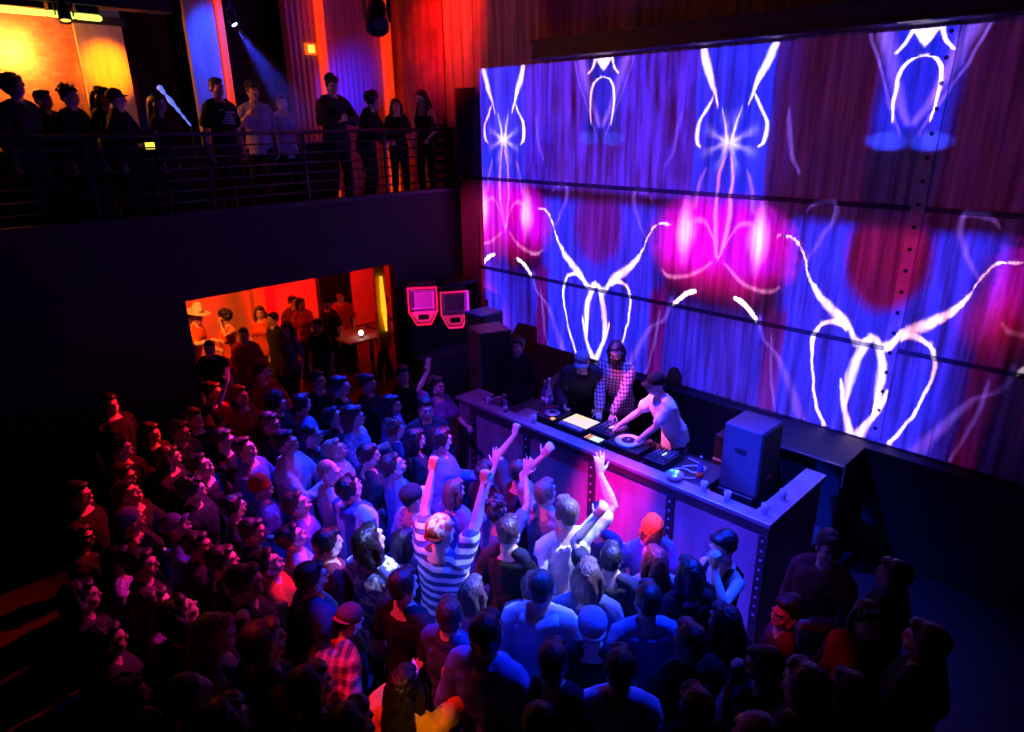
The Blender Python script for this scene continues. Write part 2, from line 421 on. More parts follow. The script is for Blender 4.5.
add(s, Z, [(0, 2.62), (.06, 2.60), (.12, 2.54), (.3, 2.72), (.6, 2.94), (.8, 3.2), (.93, 3.5), (1.05, 3.63), (1.22, 3.66)], (.055, .085, .10, .10, .05, .022, .016), rag=.15)
add(s, Z, [(.3, 2.66), (.42, 2.72), (.52, 2.70), (.62, 2.60)], (.05, .05, .04, .03), rag=.06)
add(Z, s, R_([(.16, 1.72), (.175, 1.95), (.165, 2.2), (.11, 2.43), (.05, 2.58)]), (.012, .06, .075, .07, .06), rag=.05)
add(Z, s, R_([(.38, 1.4), (.5, 1.65), (.61, 2.03), (.66, 2.38), (.62, 2.6), (.58, 2.66)]), (.04, .028, .022, .03, .04))
add(Z, s, R_([(.04, 1.40), (.14, 1.62), (.22, 1.84), (.27, 2.03)]), (.09, .055, .045, .02), rag=.05)
add(Z, s, R_([(.19, 4.98), (.205, 5.2), (.19, 5.4), (.13, 5.52), (.02, 5.575)]), (.012, .02, .026, .03, .035))
add(Z, s, R_([(.26, 5.62), (.18, 5.72), (.13, 5.86)]), (.03, .03, .05))
white.append(sstep(s - (Z - 5.66) * .8, .02, -.02) * sstep(Z, 5.6, 5.72))
add(Z, t, [(5.16, .20), (5.35, .27), (5.6, .38), (5.86, .47)], (.012, .05, .08, .035))
add(Z, t, [(4.68, .40), (4.78, .46), (4.93, .46), (5.1, .37), (5.26, .28)], (.03, .045, .035, .035, .015), .8, rag=.04)
add(t, Z0, [(.29, 2.79), (.40, 2.75), (.52, 2.66), (.62, 2.55)], (.03, .045, .05, .05), 1.3, soft=.25)
# star burst
dx = t - .02; dz = Z - 4.72
rr = N.op('SQRT', dx * dx + dz * dz)
ang = N.op('ARCTAN2', dx, dz)
rays = N.op('POWER', N.op('ABSOLUTE', N.op('SINE', ang * 3.5 + 1.0)), 5.0)
white.append(sstep(rr, .16, .0) * .55 * (.4 + fine) + sstep(rr, .46, .05) * rays * .28 * (fine * 1.6))
add(Z, t, [(4.72, .03), (4.9, .06), (5.14, .12)], (.03, .02, .008), .5)
wsum = white[0]
for q in white[1:]: wsum = wsum + q
# soft blue/violet veils
ve = []
def veil(a, b, pts, wid, k): ve.append(stroke(a, b, pts, W(pts, *wid), soft=1.0) * k)
veil(Z, s, R_([(.66, 1.4), (.85, 1.77), (1.05, 2.13), (1.3, 2.35), (1.35, 2.6)]), (.12, .1, .08, .06, .05), .55)
veil(Z, s, R_([(.03, 4.95), (.2, 5.28), (.31, 5.6), (.42, 5.86)]), (.07, .09, .12, .14), .8)
veil(Z, s, R_([(.1, 4.85), (.36, 5.4), (.55, 5.86)]), (.03, .03, .03), .6)
veil(Z, s, R_([(.9, 3.4), (.72, 3.7), (.62, 4.02), (.66, 4.1)]), (.04, .05, .05, .03), .5)
veil(s, Z, [(.62, 4.05), (.75, 4.08), (.95, 3.95)], (.03, .05, .03), .4)
veil(Z, s, R_([(1.1, 4.4), (1.25, 4.75), (1.3, 5.1)]), (.02, .05, .02), .4)
veil(Z, s, R_([(1.0, 1.4), (1.12, 1.9), (1.18, 2.4)]), (.03, .04, .02), .5)
vsum = ve[0]
for q in ve[1:]: vsum = vsum + q
# magenta bloom with loops
pk = []
def pink(a, b, pts, wid, k): pk.append(stroke(a, b, pts, W(pts, *wid), soft=1.0) * k)
pink(Z, t, [(3.28, .0), (3.5, .06), (4.0, .1), (4.55, .03)], (.03, .045, .04, .02), .9)
pink(t, Z, [(.1, 3.22), (.3, 3.05), (.5, 2.96), (.72, 2.93), (.85, 3.02)], (.03, .05, .05, .05, .03), .55)
pink(t, Z, [(.02, 3.30), (.15, 3.6), (.3, 3.75), (.45, 3.7), (.55, 3.5)], (.03, .05, .06, .06, .06), .55)
pink(Z, t, [(3.9, .42), (4.2, .36), (4.4, .28)], (.05, .05, .02), .3)
hx = t - .52; hz = Z - 3.58
hot = sstep(N.op('SQRT', hx * hx * 1.6 + hz * hz * .45), .24, .0) + sstep(N.op('SQRT', hx * hx * 2.5 + hz * hz * .12), .2, .02) * sstep(Z, 2.9, 3.3) * fine2
psum = pk[0]
for q in pk[1:]: psum = psum + q
psum = psum + hot * 1.8
mx = (t - .15) / .95; mz = (Z - 3.42) / .72
mag = sstep(mx * mx + mz * mz + tear * 1.1, 1.15, .2) * (.5 + .5 * sstep(Z, 2.85, 3.3)) * (.65 + fine2 * .6)
# base blues
up = sstep(Z, 3.95, 4.1); lo = 1.0 - up
wing = sstep(s, 1.25, .95) * lo * sstep(Z, 3.95, 3.75)
hole_x = s / .48; hole_z = (Z - 3.55) / .68
hole = sstep(hole_x * hole_x + hole_z * hole_z, 1.15, .5)
near = sstep(Y0, 4.6, 3.4)                     # the nearer repeat is thrown with more contrast
col = sstep(t, .52, .49) * sstep(Z, 3.9, 4.2)
mid = up * (1.0 - sstep(t, .52, .49)) * N.op('MAXIMUM', sstep(s, .30, .42), (1.0 - near) * sstep(Z, 4.8, 4.6))
tb = sstep(Z, 4.72, 4.95) * sstep(s, .46, .22)
edge2 = sstep(Y0, 8.32, 8.36)
lowt = lo * sstep(Z, 2.75, 2.3) * sstep(t, .95, .75)
darkcol = sstep(abs(s - 1.14), .16, .10) * sstep(Z, 2.85, 2.65)
bl = wing * (1.0 - hole * (.78 + near * .2)) * 1.0 + col * .95 + tb * .62 + lowt * .55 * (.5 + fine2) + mid * (.75 * (1.0 - near * .99)) * sstep(fine2, .25, .62) + edge2 * .5
bl = bl * (1.0 - darkcol * .8) * (1.0 - .85 * sstep(Y0, 1.8, 1.3) * sstep(Z, 3.5, 2.6))
rg_ = sstep(N.op('SQRT', (Y0 - 1.15) * (Y0 - 1.15) + (Z - 3.05) * (Z - 3.05)), .5, .0)
bx = (s - .21) / .22; bz = (Z - 4.76) / .11
blob = sstep(bx * bx + bz * bz, 1.2, .2)
shine = sstep(Y0, 1.2, 2.0)
streak = .72 + fine2 * .55
ghost = mid * (1.0 - near) * .07 * (.4 + fine2) + hole * wing * (.10 + near * .10) + lo * .02 + mid * near * .03
scr = sstep(noise_n(combine(Y0 * 26, Z0 * 1.3, 5), 1.0, 3, .6), .60, .76) * (bl * .35 + mag * .2)
rc = bl * .012 * streak + scr * .22 + mag * .85 + ghost * .62 + vsum * .22 + psum * .9 + wsum * 1.7 + blob * .02 + darkcol * .06 + rg_ * .5
gc = bl * .024 * streak + scr * .16 + mag * .0 + vsum * .10 + psum * .28 + wsum * 1.5 + blob * .04
bc = bl * 1.25 * streak + scr * .5 + mag * (.28 + 1.15 * sstep(Z, 2.85, 3.4)) + ghost * (.10 + 1.5 * (1.0 - near)) + vsum * .9 + psum * .9 + wsum * 2.0 + blob * .9 + darkcol * .05
rc = rc * (1.0 - hole * wing * .0)
# frame of the picture and its fade to the right
mask = sstep(Y0, 8.95, 8.93) * sstep(Z0, 1.37, 1.39) * sstep(Z0, 5.84, 5.81)
fade = .12 + .88 * sstep(Y0, .85, 1.6)
topright = sstep(Y0, 2.0, 1.2) * sstep(Z0, 3.9, 5.2)
amp = mask * fade
cc = nt.nodes.new('ShaderNodeCombineColor')
for i, q in enumerate((rc, gc, bc)): nt.links.new((N.op('MAXIMUM', q, 0.0) * amp).v, cc.inputs[i])
nt.links.new(cc.outputs[0], em.inputs['Color'])
# undo the inverse-square and cosine falloff so the picture is even, as a real projector does
dist2 = inv * inv
nt.links.new((dist2 * inv * 1.0).v, em.inputs['Strength'])
L.energy = 13000
# ================================================================ PEOPLE
# local frame: feet at z=0, facing -Y, the person's left hand at +X
def rot(ax, deg): return Matrix.Rotation(math.radians(deg), 4, ax)
def ik(sh, hand, hint, l1=.285, l2=.25):
    d = hand - sh; L = d.length
    if L > (l1 + l2) * .995: hand = sh + d * ((l1 + l2) * .995 / L); d = hand - sh; L = d.length
    a = (l1 * l1 - l2 * l2 + L * L) / (2 * L); h = math.sqrt(max(l1 * l1 - a * a, 1e-5))
    u = d.normalized(); q = hint - u * hint.dot(u)
    q = q.normalized() if q.length > 1e-4 else u.orthogonal().normalized()
    return sh + u * a + q * h, hand
def hand_mb(mb, wr, d, nrm, side, curl, spread=1.0, sc_=1.0):
    """palm, four unequal fingers and a thumb; d = hand direction, nrm = palm normal (fingers curl towards it)"""
    d = d.normalized(); nrm = (nrm - d * nrm.dot(d)).normalized(); lat = d.cross(nrm).normalized() * side   # towards the thumb
    mb.loft([wr - d * .01, wr + d * .03, wr + d * .065, wr + d * .092], [(.024, .019), (.033, .017), (.040, .015), (.038, .013)], 12, up=nrm)
    for i, (off, ln) in enumerate(((.029, .072), (.010, .081), (-.010, .076), (-.028, .060))):
        base = wr + d * (.088 - abs(off) * .15) + lat * off
        dirn = (d + lat * (off * 6.5 * spread)).normalized(); p = base; pts = [p]
        ax = dirn.cross(nrm).normalized()
        for j, (fr_, c) in enumerate(((.42, .9), (.32, 1.1), (.26, .7))):
            dirn = Matrix.Rotation(math.radians(curl * c), 3, ax) @ dirn
            p = p + dirn * ln * fr_; pts.append(p)
        mb.loft(pts, [.0098, .0092, .0084, .0072], 8)
    tb = wr + d * .028 + lat * .028
    td = (d * .55 + lat * (.85 if curl < 50 else .35) + nrm * (.25 if curl < 50 else .7)).normalized()
    mid = tb + td * .038; td2 = (td * .7 + d * .5 + nrm * (.1 if curl < 50 else .2) - lat * (0 if curl < 50 else .5)).normalized()
    mb.loft([tb - td * .012, tb + td * .01, mid, mid + td2 * .032], [.014, .013, .0105, .009], 8)
def headparts(mb, M):
    A = lambda c, r: mb.ell(M @ Vector(c), r, M.to_3x3().to_4x4())
    A((0, .018, .028), (.074, .092, .086)); A((0, -.022, -.028), (.060, .068, .078)); A((0, -.05, -.082), (.033, .032, .026))
    A((0, -.098, -.022), (.0135, .017, .015)); A((0, -.088, -.002), (.009, .014, .03)); A((0, -.076, .022), (.052, .018, .011))
    A((.036, -.062, -.035), (.022, .022, .02)); A((-.036, -.062, -.035), (.022, .022, .02))
    A((0, -.082, -.058), (.024, .014, .008)); A((0, -.08, -.069), (.02, .014, .007))
    A((.076, .01, -.012), (.009, .02, .031)); A((-.076, .01, -.012), (.009, .02, .031))
    A((.05, -.005, -.065), (.02, .04, .026)); A((-.05, -.005, -.065), (.02, .04, .026))
HEADZ = 1.63
KIND = {}
VB = .0085
def make_kind(name, lean=0, twist=0, side=0, hy=0, hp=0, hr=0, L=None, R=None, legs='stand', female=False, sleeve='both'):
    """L/R = (hand xyz in upper-body space, elbow hint, curl, finger dir, palm normal)"""
    w = .93 if female else 1.0
    U = Matrix.Translation((0, 0, .97)) @ rot('Z', twist) @ rot('Y', side) @ rot('X', lean) @ Matrix.Translation((0, 0, -.97))
    def u(p, k=1.0):
        if k >= 1: return U @ Vector(p)
        return (Vector(p)).lerp(U @ Vector(p), k)
    tors = [((0, .0, .84), (.155, .105), 0), ((0, .005, .93), (.168, .118), .0), ((0, 0, 1.03), (.148, .104), .5), ((0, -.005, 1.12), (.140, .100), 1),
            ((0, -.01, 1.24), (.160, .110), 1), ((0, -.005, 1.34), (.172, .112), 1), ((0, .01, 1.42), (.150, .09), 1), ((0, .015, 1.465), (.10, .068), 1)]
    if female: tors = [(p, (r[0] * (.98 if i < 2 else .88), r[1] * .95), k) for i, (p, r, k) in enumerate(tors)]
    tp = [u(p, k) for p, r, k in tors]; tr = [r for p, r, k in tors]
    up = Matrix.Rotation(math.radians(twist), 3, 'Z') @ Vector((0, 1, 0))
    body = MB(); body.loft(tp, tr, 20, up=up)
    if female:
        for sx in (-1, 1): body.ell(u((sx * .07, -.105, 1.28)), (.055, .05, .055))
    # neck + head
    neck0 = u((0, .018, 1.44)); neck1 = u((0, -.0, 1.565))
    Mh = U.to_3x3().to_4x4() @ rot('X', -lean * .55) @ rot('Z', hy) @ rot('X', hp) @ rot('Y', hr)
    piv = u((0, .01, 1.535)); Mh = Matrix.Translation(piv) @ Mh @ Matrix.Translation((0, -.012, .095))
    body.loft([neck0, (neck0 + neck1) / 2, piv, Mh @ Vector((0, .02, -.04))], [.062, .054, .054, .056], 14)
    headparts(body, Mh)
    for sx in (-1, 1): body.loft([u((sx * .03, .03, 1.50)), u((sx * .09, .02, 1.445)), u((sx * .15, .012, 1.405))], [.032, .036, .04], 10)
    sw = .165 * w
    arms = []
    for sx, A in ((1, L), (-1, R)):
        A = A or ((sx * .24, -.03, .88), (sx * .3, .6, -.1), 22, (0, -.1, -1), (-sx, -.1, 0))
        hp_, hint, curl, fd, pn = A
        sh = u((sx * sw, .01, 1.388)); raise_ = max(0, (hp_[2] - 1.4)) * .10; sh = sh + U.to_3x3() @ Vector((-sx * raise_ * .3, 0, raise_ * .8))
        el, wr = ik(sh, u(hp_), U.to_3x3() @ Vector(hint))
        m = .94 if not female else .80
        body.loft([u((sx * .09, .01, 1.39)), sh, sh.lerp(el, .35), sh.lerp(el, .8), el, el.lerp(wr, .25), el.lerp(wr, .7), wr],
                  [q * m for q in (.062, .060, .050, .043, .040, .042, .032, .026)], 12)
        hand_mb(body, wr, U.to_3x3() @ Vector(fd), U.to_3x3() @ Vector(pn), sx, curl)
        arms.append((sh, el, wr, sx, m))
    # legs
    lg = []
    if legs == 'stand': F = (((.11, .02, .09), (0, -1, 0)), ((-.11, .0, .09), (0, -1, 0)))
    elif legs == 'wide': F = (((.19, -.06, .09), (.1, -1, 0)), ((-.17, .06, .09), (-.1, -1, 0)))
    else: F = (((.10, -.22, .09), (0, -1, 0)), ((-.12, .16, .09), (0, -1, 0)))
    for (ft, hint), sx in zip(F, (1, -1)):
        hp0 = Vector((sx * .085, 0, .90)); kn, an = ik(hp0, Vector(ft), Vector(hint), .42, .41)
        body.loft([hp0, hp0.lerp(kn, .4), kn, kn.lerp(an, .3), kn.lerp(an, .8), an], [.082, .07, .052, .054, .036, .036], 12)
        body.loft([an + Vector((0, .035, -.055)), an + Vector((0, -.03, -.055)), an + Vector((0, -.13, -.066))], [(.034, .033), (.038, .034), (.035, .02)], 10, up=(0, 0, 1))
        lg.append((hp0, kn, an, sx))
    K = {'body': remesh(body, VB, 1), 'M': Mh, 'U': U}
    # clothes
    def torso_cl(g, z0=0, top=7, hem=1.0):
        m = MB(); a = [p.copy() for p in tp[z0:top]]; r = [(q[0] + g * (hem if i == 0 else 1), q[1] + g * (hem if i == 0 else 1)) for i, q in enumerate(tr[z0:top])]
        a = [a[0] - Vector((0, 0, .035))] + a; r = [(r[0][0] + .004, r[0][1] + .004)] + r
        a.append(a[-1] + (a[-1] - a[-2]) * .25); r.append((r[-1][0] * .72, r[-1][1] * .72))
        m.loft(a, r, 22, up=up, cap=False)
        if top > 6:
            for sx in (-1, 1): m.loft([u((sx * .058, .026, 1.470)), u((sx * .10, .018, 1.445)), u((sx * .15, .012, 1.405))], [.036 + g * .7, .040 + g, .046 + g], 10)
        if female:
            for sx in (-1, 1): m.ell(u((sx * .07, -.105, 1.28)), (.055 + g, .05 + g, .055 + g))
        return m
    def sleeves(m, g, long):
        for sh, el, wr, sx, q in arms:
            a = u((sx * .09, .01, 1.39))
            if long: m.loft([a, sh, sh.lerp(el, .35), sh.lerp(el, .8), el, el.lerp(wr, .3), el.lerp(wr, .9)], [q * r + g for r in (.058, .060, .052, .048, .046, .042, .034)], 12)
            else: m.loft([a, sh, sh.lerp(el, .35), sh.lerp(el, .62)], [q * .056 + g, q * .060 + g, q * .054 + g * 1.3, q * .054 + g * 1.9], 12)
    m = torso_cl(.016); sleeves(m, .012, False); K['tshirt'] = remesh(m, .013, 2, .0075, (11, 11, 7), seed=len(KIND))
    m = torso_cl(.026, hem=1.4); sleeves(m, .020, True)
    # collar
    cpts = [u((math.cos(a) * .075, .018 + math.sin(a) * .065, 1.462 - math.sin(a + PI) * .012)) for a in [i * PI / 8 for i in range(17)]]
    m.loft(cpts, [.020] * 17, 8, cap=False); K['jacket'] = remesh(m, .014, 2, .010, (9, 9, 8), seed=len(KIND) + 3)
    m = torso_cl(.014, top=6); 
    for sx in (-1, 1): m.loft([u((sx * .085, -.11, 1.30)), u((sx * .085, -.085, 1.42)), u((sx * .085, -.02, 1.475)), u((sx * .085, .06, 1.475)), u((sx * .085, .115, 1.40)), u((sx * .08, .12, 1.28))], [(.022, .016)] * 6, 8)
    K['tank'] = remesh(m, .013, 2, .003)
    # hood resting on the back
    m = MB().loft([u((-.09, .02, 1.47)), u((-.085, .085, 1.46)), u((0, .125, 1.43)), u((.085, .085, 1.46)), u((.09, .02, 1.47))], [.03, .042, .05, .042, .03], 10)
    K['hood'] = remesh(m, .012, 2, .004)
    m = MB(); m.loft([tp[0] - Vector((0, 0, .02)), tp[1], tp[2].lerp(tp[1], .6)], [(.160, .112), (.172, .122), (.160, .112)], 20, up=up)
    for hp0, kn, an, sx in lg: m.loft([hp0, hp0.lerp(kn, .4), kn, kn.lerp(an, .3), kn.lerp(an, .8), an + Vector((0, 0, .0))], [.092, .086, .067, .066, .056, .056], 14)
    K['trousers'] = remesh(m, .016, 2, .006, seed=5)
    m = MB()
    for hp0, kn, an, sx in lg:
        m.loft([an + Vector((0, .045, -.048)), an + Vector((0, -.03, -.045)), an + Vector((0, -.14, -.06))], [(.042, .040), (.046, .042), (.042, .026)], 12, up=(0, 0, 1))
    me = m.mesh('shoes', True); K['shoes'] = me
    K['foot'] = None
    K['arms'] = [(a[1].copy(), a[2].copy()) for a in arms]
    K['handpos'] = [arms[0][2].copy(), arms[1][2].copy()]
    KIND[name] = K; return K
# standard arm poses
def fist(sx, x, y, z): return ((sx * x, y, z), (sx * 1, .2, -.4), 80, (0, -.1, 1), (0, -1, 0))
def openh(sx, x, y, z, out=(0, -.15, 1)): return ((sx * x, y, z), (sx * 1, .2, -.4), 8, out, (0, -1, 0))
def down(sx): return None
def bent(sx, x=.16, y=-.32, z=1.12, curl=60): return ((sx * x, y, z), (sx * .6, .3, -.8), curl, (-sx * .3, -1, .25), (-sx, 0, -.2))
def clap(sx): return ((sx * .035, -.33, 1.25), (sx * .8, .1, -.8), 6, (0, -.6, .8), (-sx, 0, 0))
make_kind('stand')
make_kind('stand_f', female=True, hy=10)
make_kind('look_up', hp=-22, L=bent(1))
make_kind('look_left', hy=38, legs='step', L=bent(1, .1, -.3, 1.2))
make_kind('look_right', hy=-35, R=bent(-1, .12, -.28, 1.18), twist=-6)
make_kind('both_fists', L=fist(1, .24, -.22, 1.95), R=fist(-1, .16, -.26, 1.93), lean=4, legs='wide', hp=-5)
make_kind('both_open', L=openh(1, .16, -.22, 1.90), R=openh(-1, .12, -.26, 1.86), lean=5, legs='wide', hp=-12, female=True)
make_kind('left_fist', L=fist(1, .20, -.16, 1.86), lean=4, legs='step', hp=-8)
make_kind('right_open', R=openh(-1, .30, -.10, 1.82), twist=10, legs='step')
make_kind('left_arc', L=((.14, -.16, 1.84), (1, -.1, .2), 30, (-.5, -.1, .9), (0, -1, 0)), hp=-8, twist=-8)
make_kind('drink', R=bent(-1, .10, -.26, 1.36), hy=20, legs='step')
make_kind('hand_face', L=((.07, -.17, 1.56), (.8, -.1, -.8), 45, (-.1, -.1, 1), (0, 1, .1)), female=True, hp=8, hy=-10)
make_kind('clap', L=clap(1), R=clap(-1), hp=-8)
make_kind('crossed', L=((-.10, -.20, 1.16), (1, -.2, -.3), 30, (-1, 0, .1), (0, 1, 0)), R=((.10, -.22, 1.19), (-1, -.2, -.3), 30, (1, 0, .1), (0, 1, 0)), hy=-12)
make_kind('lean_rail', lean=16, L=((.12, -.36, 1.10), (.9, .2, -.5), 60, (-.5, -1, 0), (0, 0, -1)), R=((-.10, -.36, 1.10), (-.9, .2, -.5), 60, (.5, -1, 0), (0, 0, -1)), hp=12)
make_kind('lean_f', lean=10, L=((.2, -.34, 1.06), (.9, .2, -.5), 30, (-.2, -1, -.3), (0, 0, -1)), hp=10, hy=-15, female=True)
make_kind('hug_talk', lean=14, twist=15, side=6, R=((-.24, -.40, 1.40), (-.8, .2, -.6), 20, (0, -1, .1), (0, 0, -1)), L=bent(1), hy=-20, hp=8, legs='step')
make_kind('reach_fwd', lean=12, L=openh(1, .12, -.46, 1.38, (-.1, -1, .3)), R=openh(-1, .14, -.42, 1.50, (.1, -1, .5)), hp=4, legs='step')
make_kind('hold', L=((.05, -.30, 1.18), (.9, .1, -.6), 50, (-.5, -.8, .2), (0, -.2, 1)), R=((-.06, -.30, 1.16), (-.9, .1, -.6), 50, (.5, -.8, .2), (0, -.2, 1)), hp=16)
make_kind('raise_back', R=openh(-1, .16, -.02, 1.88, (.1, 0, 1)), L=bent(1), female=True, hp=-6)
make_kind('bow', lean=42, hp=10, L=bent(1, .2, -.3, 1.15), R=bent(-1, .2, -.3, 1.15))
# DJs
make_kind('dj_plaid', lean=15, hp=12, hy=14, L=((.07, -.42, .98), (.9, .2, -.5), 35, (-.1, -.8, -.5), (0, 0, -1)), R=((-.09, -.40, .97), (-.9, .2, -.5), 35, (.2, -.8, -.5), (0, 0, -1)))
make_kind('dj_lean', lean=26, twist=-14, hp=6, hy=-8, L=((-.02, -.42, 1.12), (.9, .3, -.6), 30, (-.6, -.8, -.4), (0, 0, -1)), R=((-.34, -.44, 1.20), (-.7, .2, -.8), 30, (-.4, -.8, -.4), (0, 0, -1)), legs='step')

# ---------------- heads: hair, hats, faces in the head frame
def hmesh(fn, vox=.009, amp=0, ws=(60, 60, 9), sm=1):
    m = MB(); fn(m); return remesh(m, vox, sm, amp, ws, seed=len(HAIR))
HAIR = {}
def H_short(m): m.ell((0, .030, .045), (.082, .094, .084)); m.ell((.066, .02, .005), (.016, .035, .035)); m.ell((-.066, .02, .005), (.016, .035, .035)); m.ell((0, .075, -.01), (.06, .035, .05)); m.ell((0, -.045, .088), (.055, .04, .026))
def H_buzz(m): m.ell((0, .026, .038), (.0785, .0905, .083)); m.ell((0, .07, -.01), (.056, .034, .05))
def H_mess(m):
    H_short(m)
    rr = random.Random(4)
    for i in range(46):
        a = rr.uniform(-PI, PI); e = rr.uniform(.1, 1.4); p = Vector((math.cos(a) * math.cos(e) * .08, .03 + math.sin(a) * math.cos(e) * .09, .05 + math.sin(e) * .08))
        if p.y < -.05 and p.z < .08: continue
        d = (p - Vector((0, .03, .03))).normalized(); m.loft([p, p + d * .02, p + d * .028 + Vector((rr.uniform(-.02, .02), rr.uniform(-.02, .02), .004))], [.014, .011, .006], 6)
def H_med(m): H_short(m); [m.loft([(sx * .07, .03, .05), (sx * .085, .03, -.02), (sx * .078, .045, -.10)], [.022, .030, .024], 10) for sx in (-1, 1)]; m.loft([(0, .09, .05), (0, .095, -.04), (0, .085, -.13)], [(.05, .04), (.075, .034), (.065, .024)], 14, up=(0, 1, 0))
def H_long(m): H_short(m); [m.loft([(sx * .066, .0, .06), (sx * .088, .01, -.02), (sx * .092, .02, -.13), (sx * .085, -.02, -.25)], [.022, .030, .034, .022], 10) for sx in (-1, 1)]; m.loft([(0, .09, .05), (0, .105, -.05), (0, .115, -.18), (0, .13, -.33)], [(.05, .04), (.086, .040), (.105, .038), (.075, .022)], 16, up=(0, 1, 0))
def H_bun(m): H_short(m); m.ell((0, .12, .07), .042)
def H_curly(m):
    rr = random.Random(9); m.ell((0, .035, .055), (.10, .105, .10))
    for i in range(120):
        v = Vector((rr.gauss(0, 1), rr.gauss(0, 1), rr.gauss(0, 1))).normalized(); p = Vector((0, .04, .045)) + Vector((v.x * .105, v.y * .11, v.z * .105))
        if p.y < -.045 and p.z < .085: continue
        if p.z < -.07: continue
        m.ell(p, .022, None, 8, 5)
def H_tail(m): H_short(m); m.loft([(0, .11, .05), (0, .15, .03), (0, .17, -.06), (0, .16, -.17)], [.018, .026, .026, .01], 10)
for nm, fn, amp in (('short', H_short, .003), ('buzz', H_buzz, .001), ('messy', H_mess, .003), ('medium', H_med, .005), ('long', H_long, .007), ('bun', H_bun, .004), ('curly', H_curly, .003), ('tail', H_tail, .004)):
    HAIR[nm] = hmesh(fn, .009, amp)
def F_beard(m): m.loft([(.066, -.005, -.03), (.062, -.03, -.07), (.035, -.075, -.098), (0, -.092, -.105), (-.035, -.075, -.098), (-.062, -.03, -.07), (-.066, -.005, -.03)], [.012, .017, .022, .026, .022, .017, .012], 10); m.loft([(.03, -.093, -.055), (0, -.1, -.047), (-.03, -.093, -.055)], [.008, .009, .008], 8)
BEARD = hmesh(F_beard, .008, .003)
def cap_mesh(back):
    m = MB(); sg = -1 if not back else 1
    m.ell((0, .022, .052), (.090, .104, .082)); m.ell((0, .022, .136), .008)
    return remesh(m, .009, 1)
CAPC = cap_mesh(False)
def brim_mesh():
    m = MB(); pts = []
    n = 12
    for i in range(n + 1):
        a = PI * i / n; pts.append((math.cos(a) * .078, -math.sin(a) * .085))
    top = []; vs = []
    for x, y in pts: vs += [(x, -.062 + y, .045 - x * x * 3 - .0 + (y) * .12), (x, -.062 + y, .039 - x * x * 3 + (y) * .12)]
    vs += [(0, -.04, .052), (0, -.04, .046)]
    fs = []
    for i in range(n): a = 2 * i; fs += [(a, a + 2, a + 3, a + 1), (a, 2 * n + 2, a + 2), (a + 1, a + 3, 2 * n + 3)]
    fs += [(0, 1, 2 * n + 3, 2 * n + 2), (2 * n, 2 * n + 2, 2 * n + 3, 2 * n + 1)]
    m.add(vs, fs); return m.mesh('brim', True)
BRIM = brim_mesh()
BEANIE = remesh(MB().ell((0, .024, .055), (.090, .104, .100)).loft([(math.cos(a) * .083, .022 + math.sin(a) * .098, .028 - math.sin(a) * -.0) for a in [i * PI / 10 for i in range(21)]], [.016] * 21, 8, cap=False), .009, 1, .003, (20, 20, 30))
HATB = MB().lathe([(.001, .05), (.20, .058), (.205, .064), (.19, .068), (.105, .062), (.001, .062)], 28, (0, .015, 0)).mesh('brim', True)
HATC = remesh(MB().loft([(0, .015, .05), (0, .015, .12), (0, .015, .165)], [(.088, .10), (.082, .092), (.066, .072)], 20), .01, 1)
def face_mesh():
    m = MB()
    for sx in (-1, 1): m.ell((sx * .030, -.0845, .003), (.0115, .0075, .006), None, 12, 7)
    return m.mesh('eyes', True)
EYES = face_mesh()
PUP = MB(); [PUP.ell((sx * .030, -.0905, .003), (.0052, .003, .0052), None, 10, 6) for sx in (-1, 1)]; PUP = PUP.mesh('pupils', True)
BROW = MB(); [BROW.loft([(sx * .012, -.0935, .022), (sx * .032, -.0915, .028), (sx * .048, -.078, .022)], [(.0045, .004)] * 3, 6) for sx in (-1, 1)]; BROW = BROW.mesh('eyebrows', True)
LIPS = MB().loft([(-.022, -.090, -.060), (0, -.0975, -.0575), (.022, -.090, -.060)], [.004, .0055, .004], 8).loft([(-.020, -.090, -.065), (0, -.0965, -.0675), (.020, -.090, -.065)], [.004, .006, .004], 8).mesh('lips', True)
GLS = MB()
for sx in (-1, 1):
    GLS.loft([(sx * .033 + math.cos(a) * .024, -.102 + abs(math.cos(a)) * .002, .004 + math.sin(a) * .018) for a in [i * PI / 8 for i in range(17)]], [.0028] * 17, 6, cap=False)
    GLS.loft([(sx * .057, -.098, .006), (sx * .074, -.05, .006), (sx * .08, .01, .002)], [.0025] * 3, 6)
GLS.loft([(-.010, -.104, .008), (.010, -.104, .008)], [.0025] * 2, 6); GLS = GLS.mesh('frame', True)
LENS = MB(); [LENS.ell((sx * .033, -.101, .004), (.024, .003, .018), None, 14, 7) for sx in (-1, 1)]; LENS = LENS.mesh('lenses', True)
HPH = MB()
for sx in (-1, 1): HPH.loft([(sx * .082, .005, -.01), (sx * .105, .005, -.01)], [.038, .034], 16)
HPH.loft([(math.cos(a) * .098, .01, .02 + math.sin(a) * .125) for a in [i * PI / 12 for i in range(13)]], [(.006, .014)] * 13, 8); HPH = HPH.mesh('headphones', True)

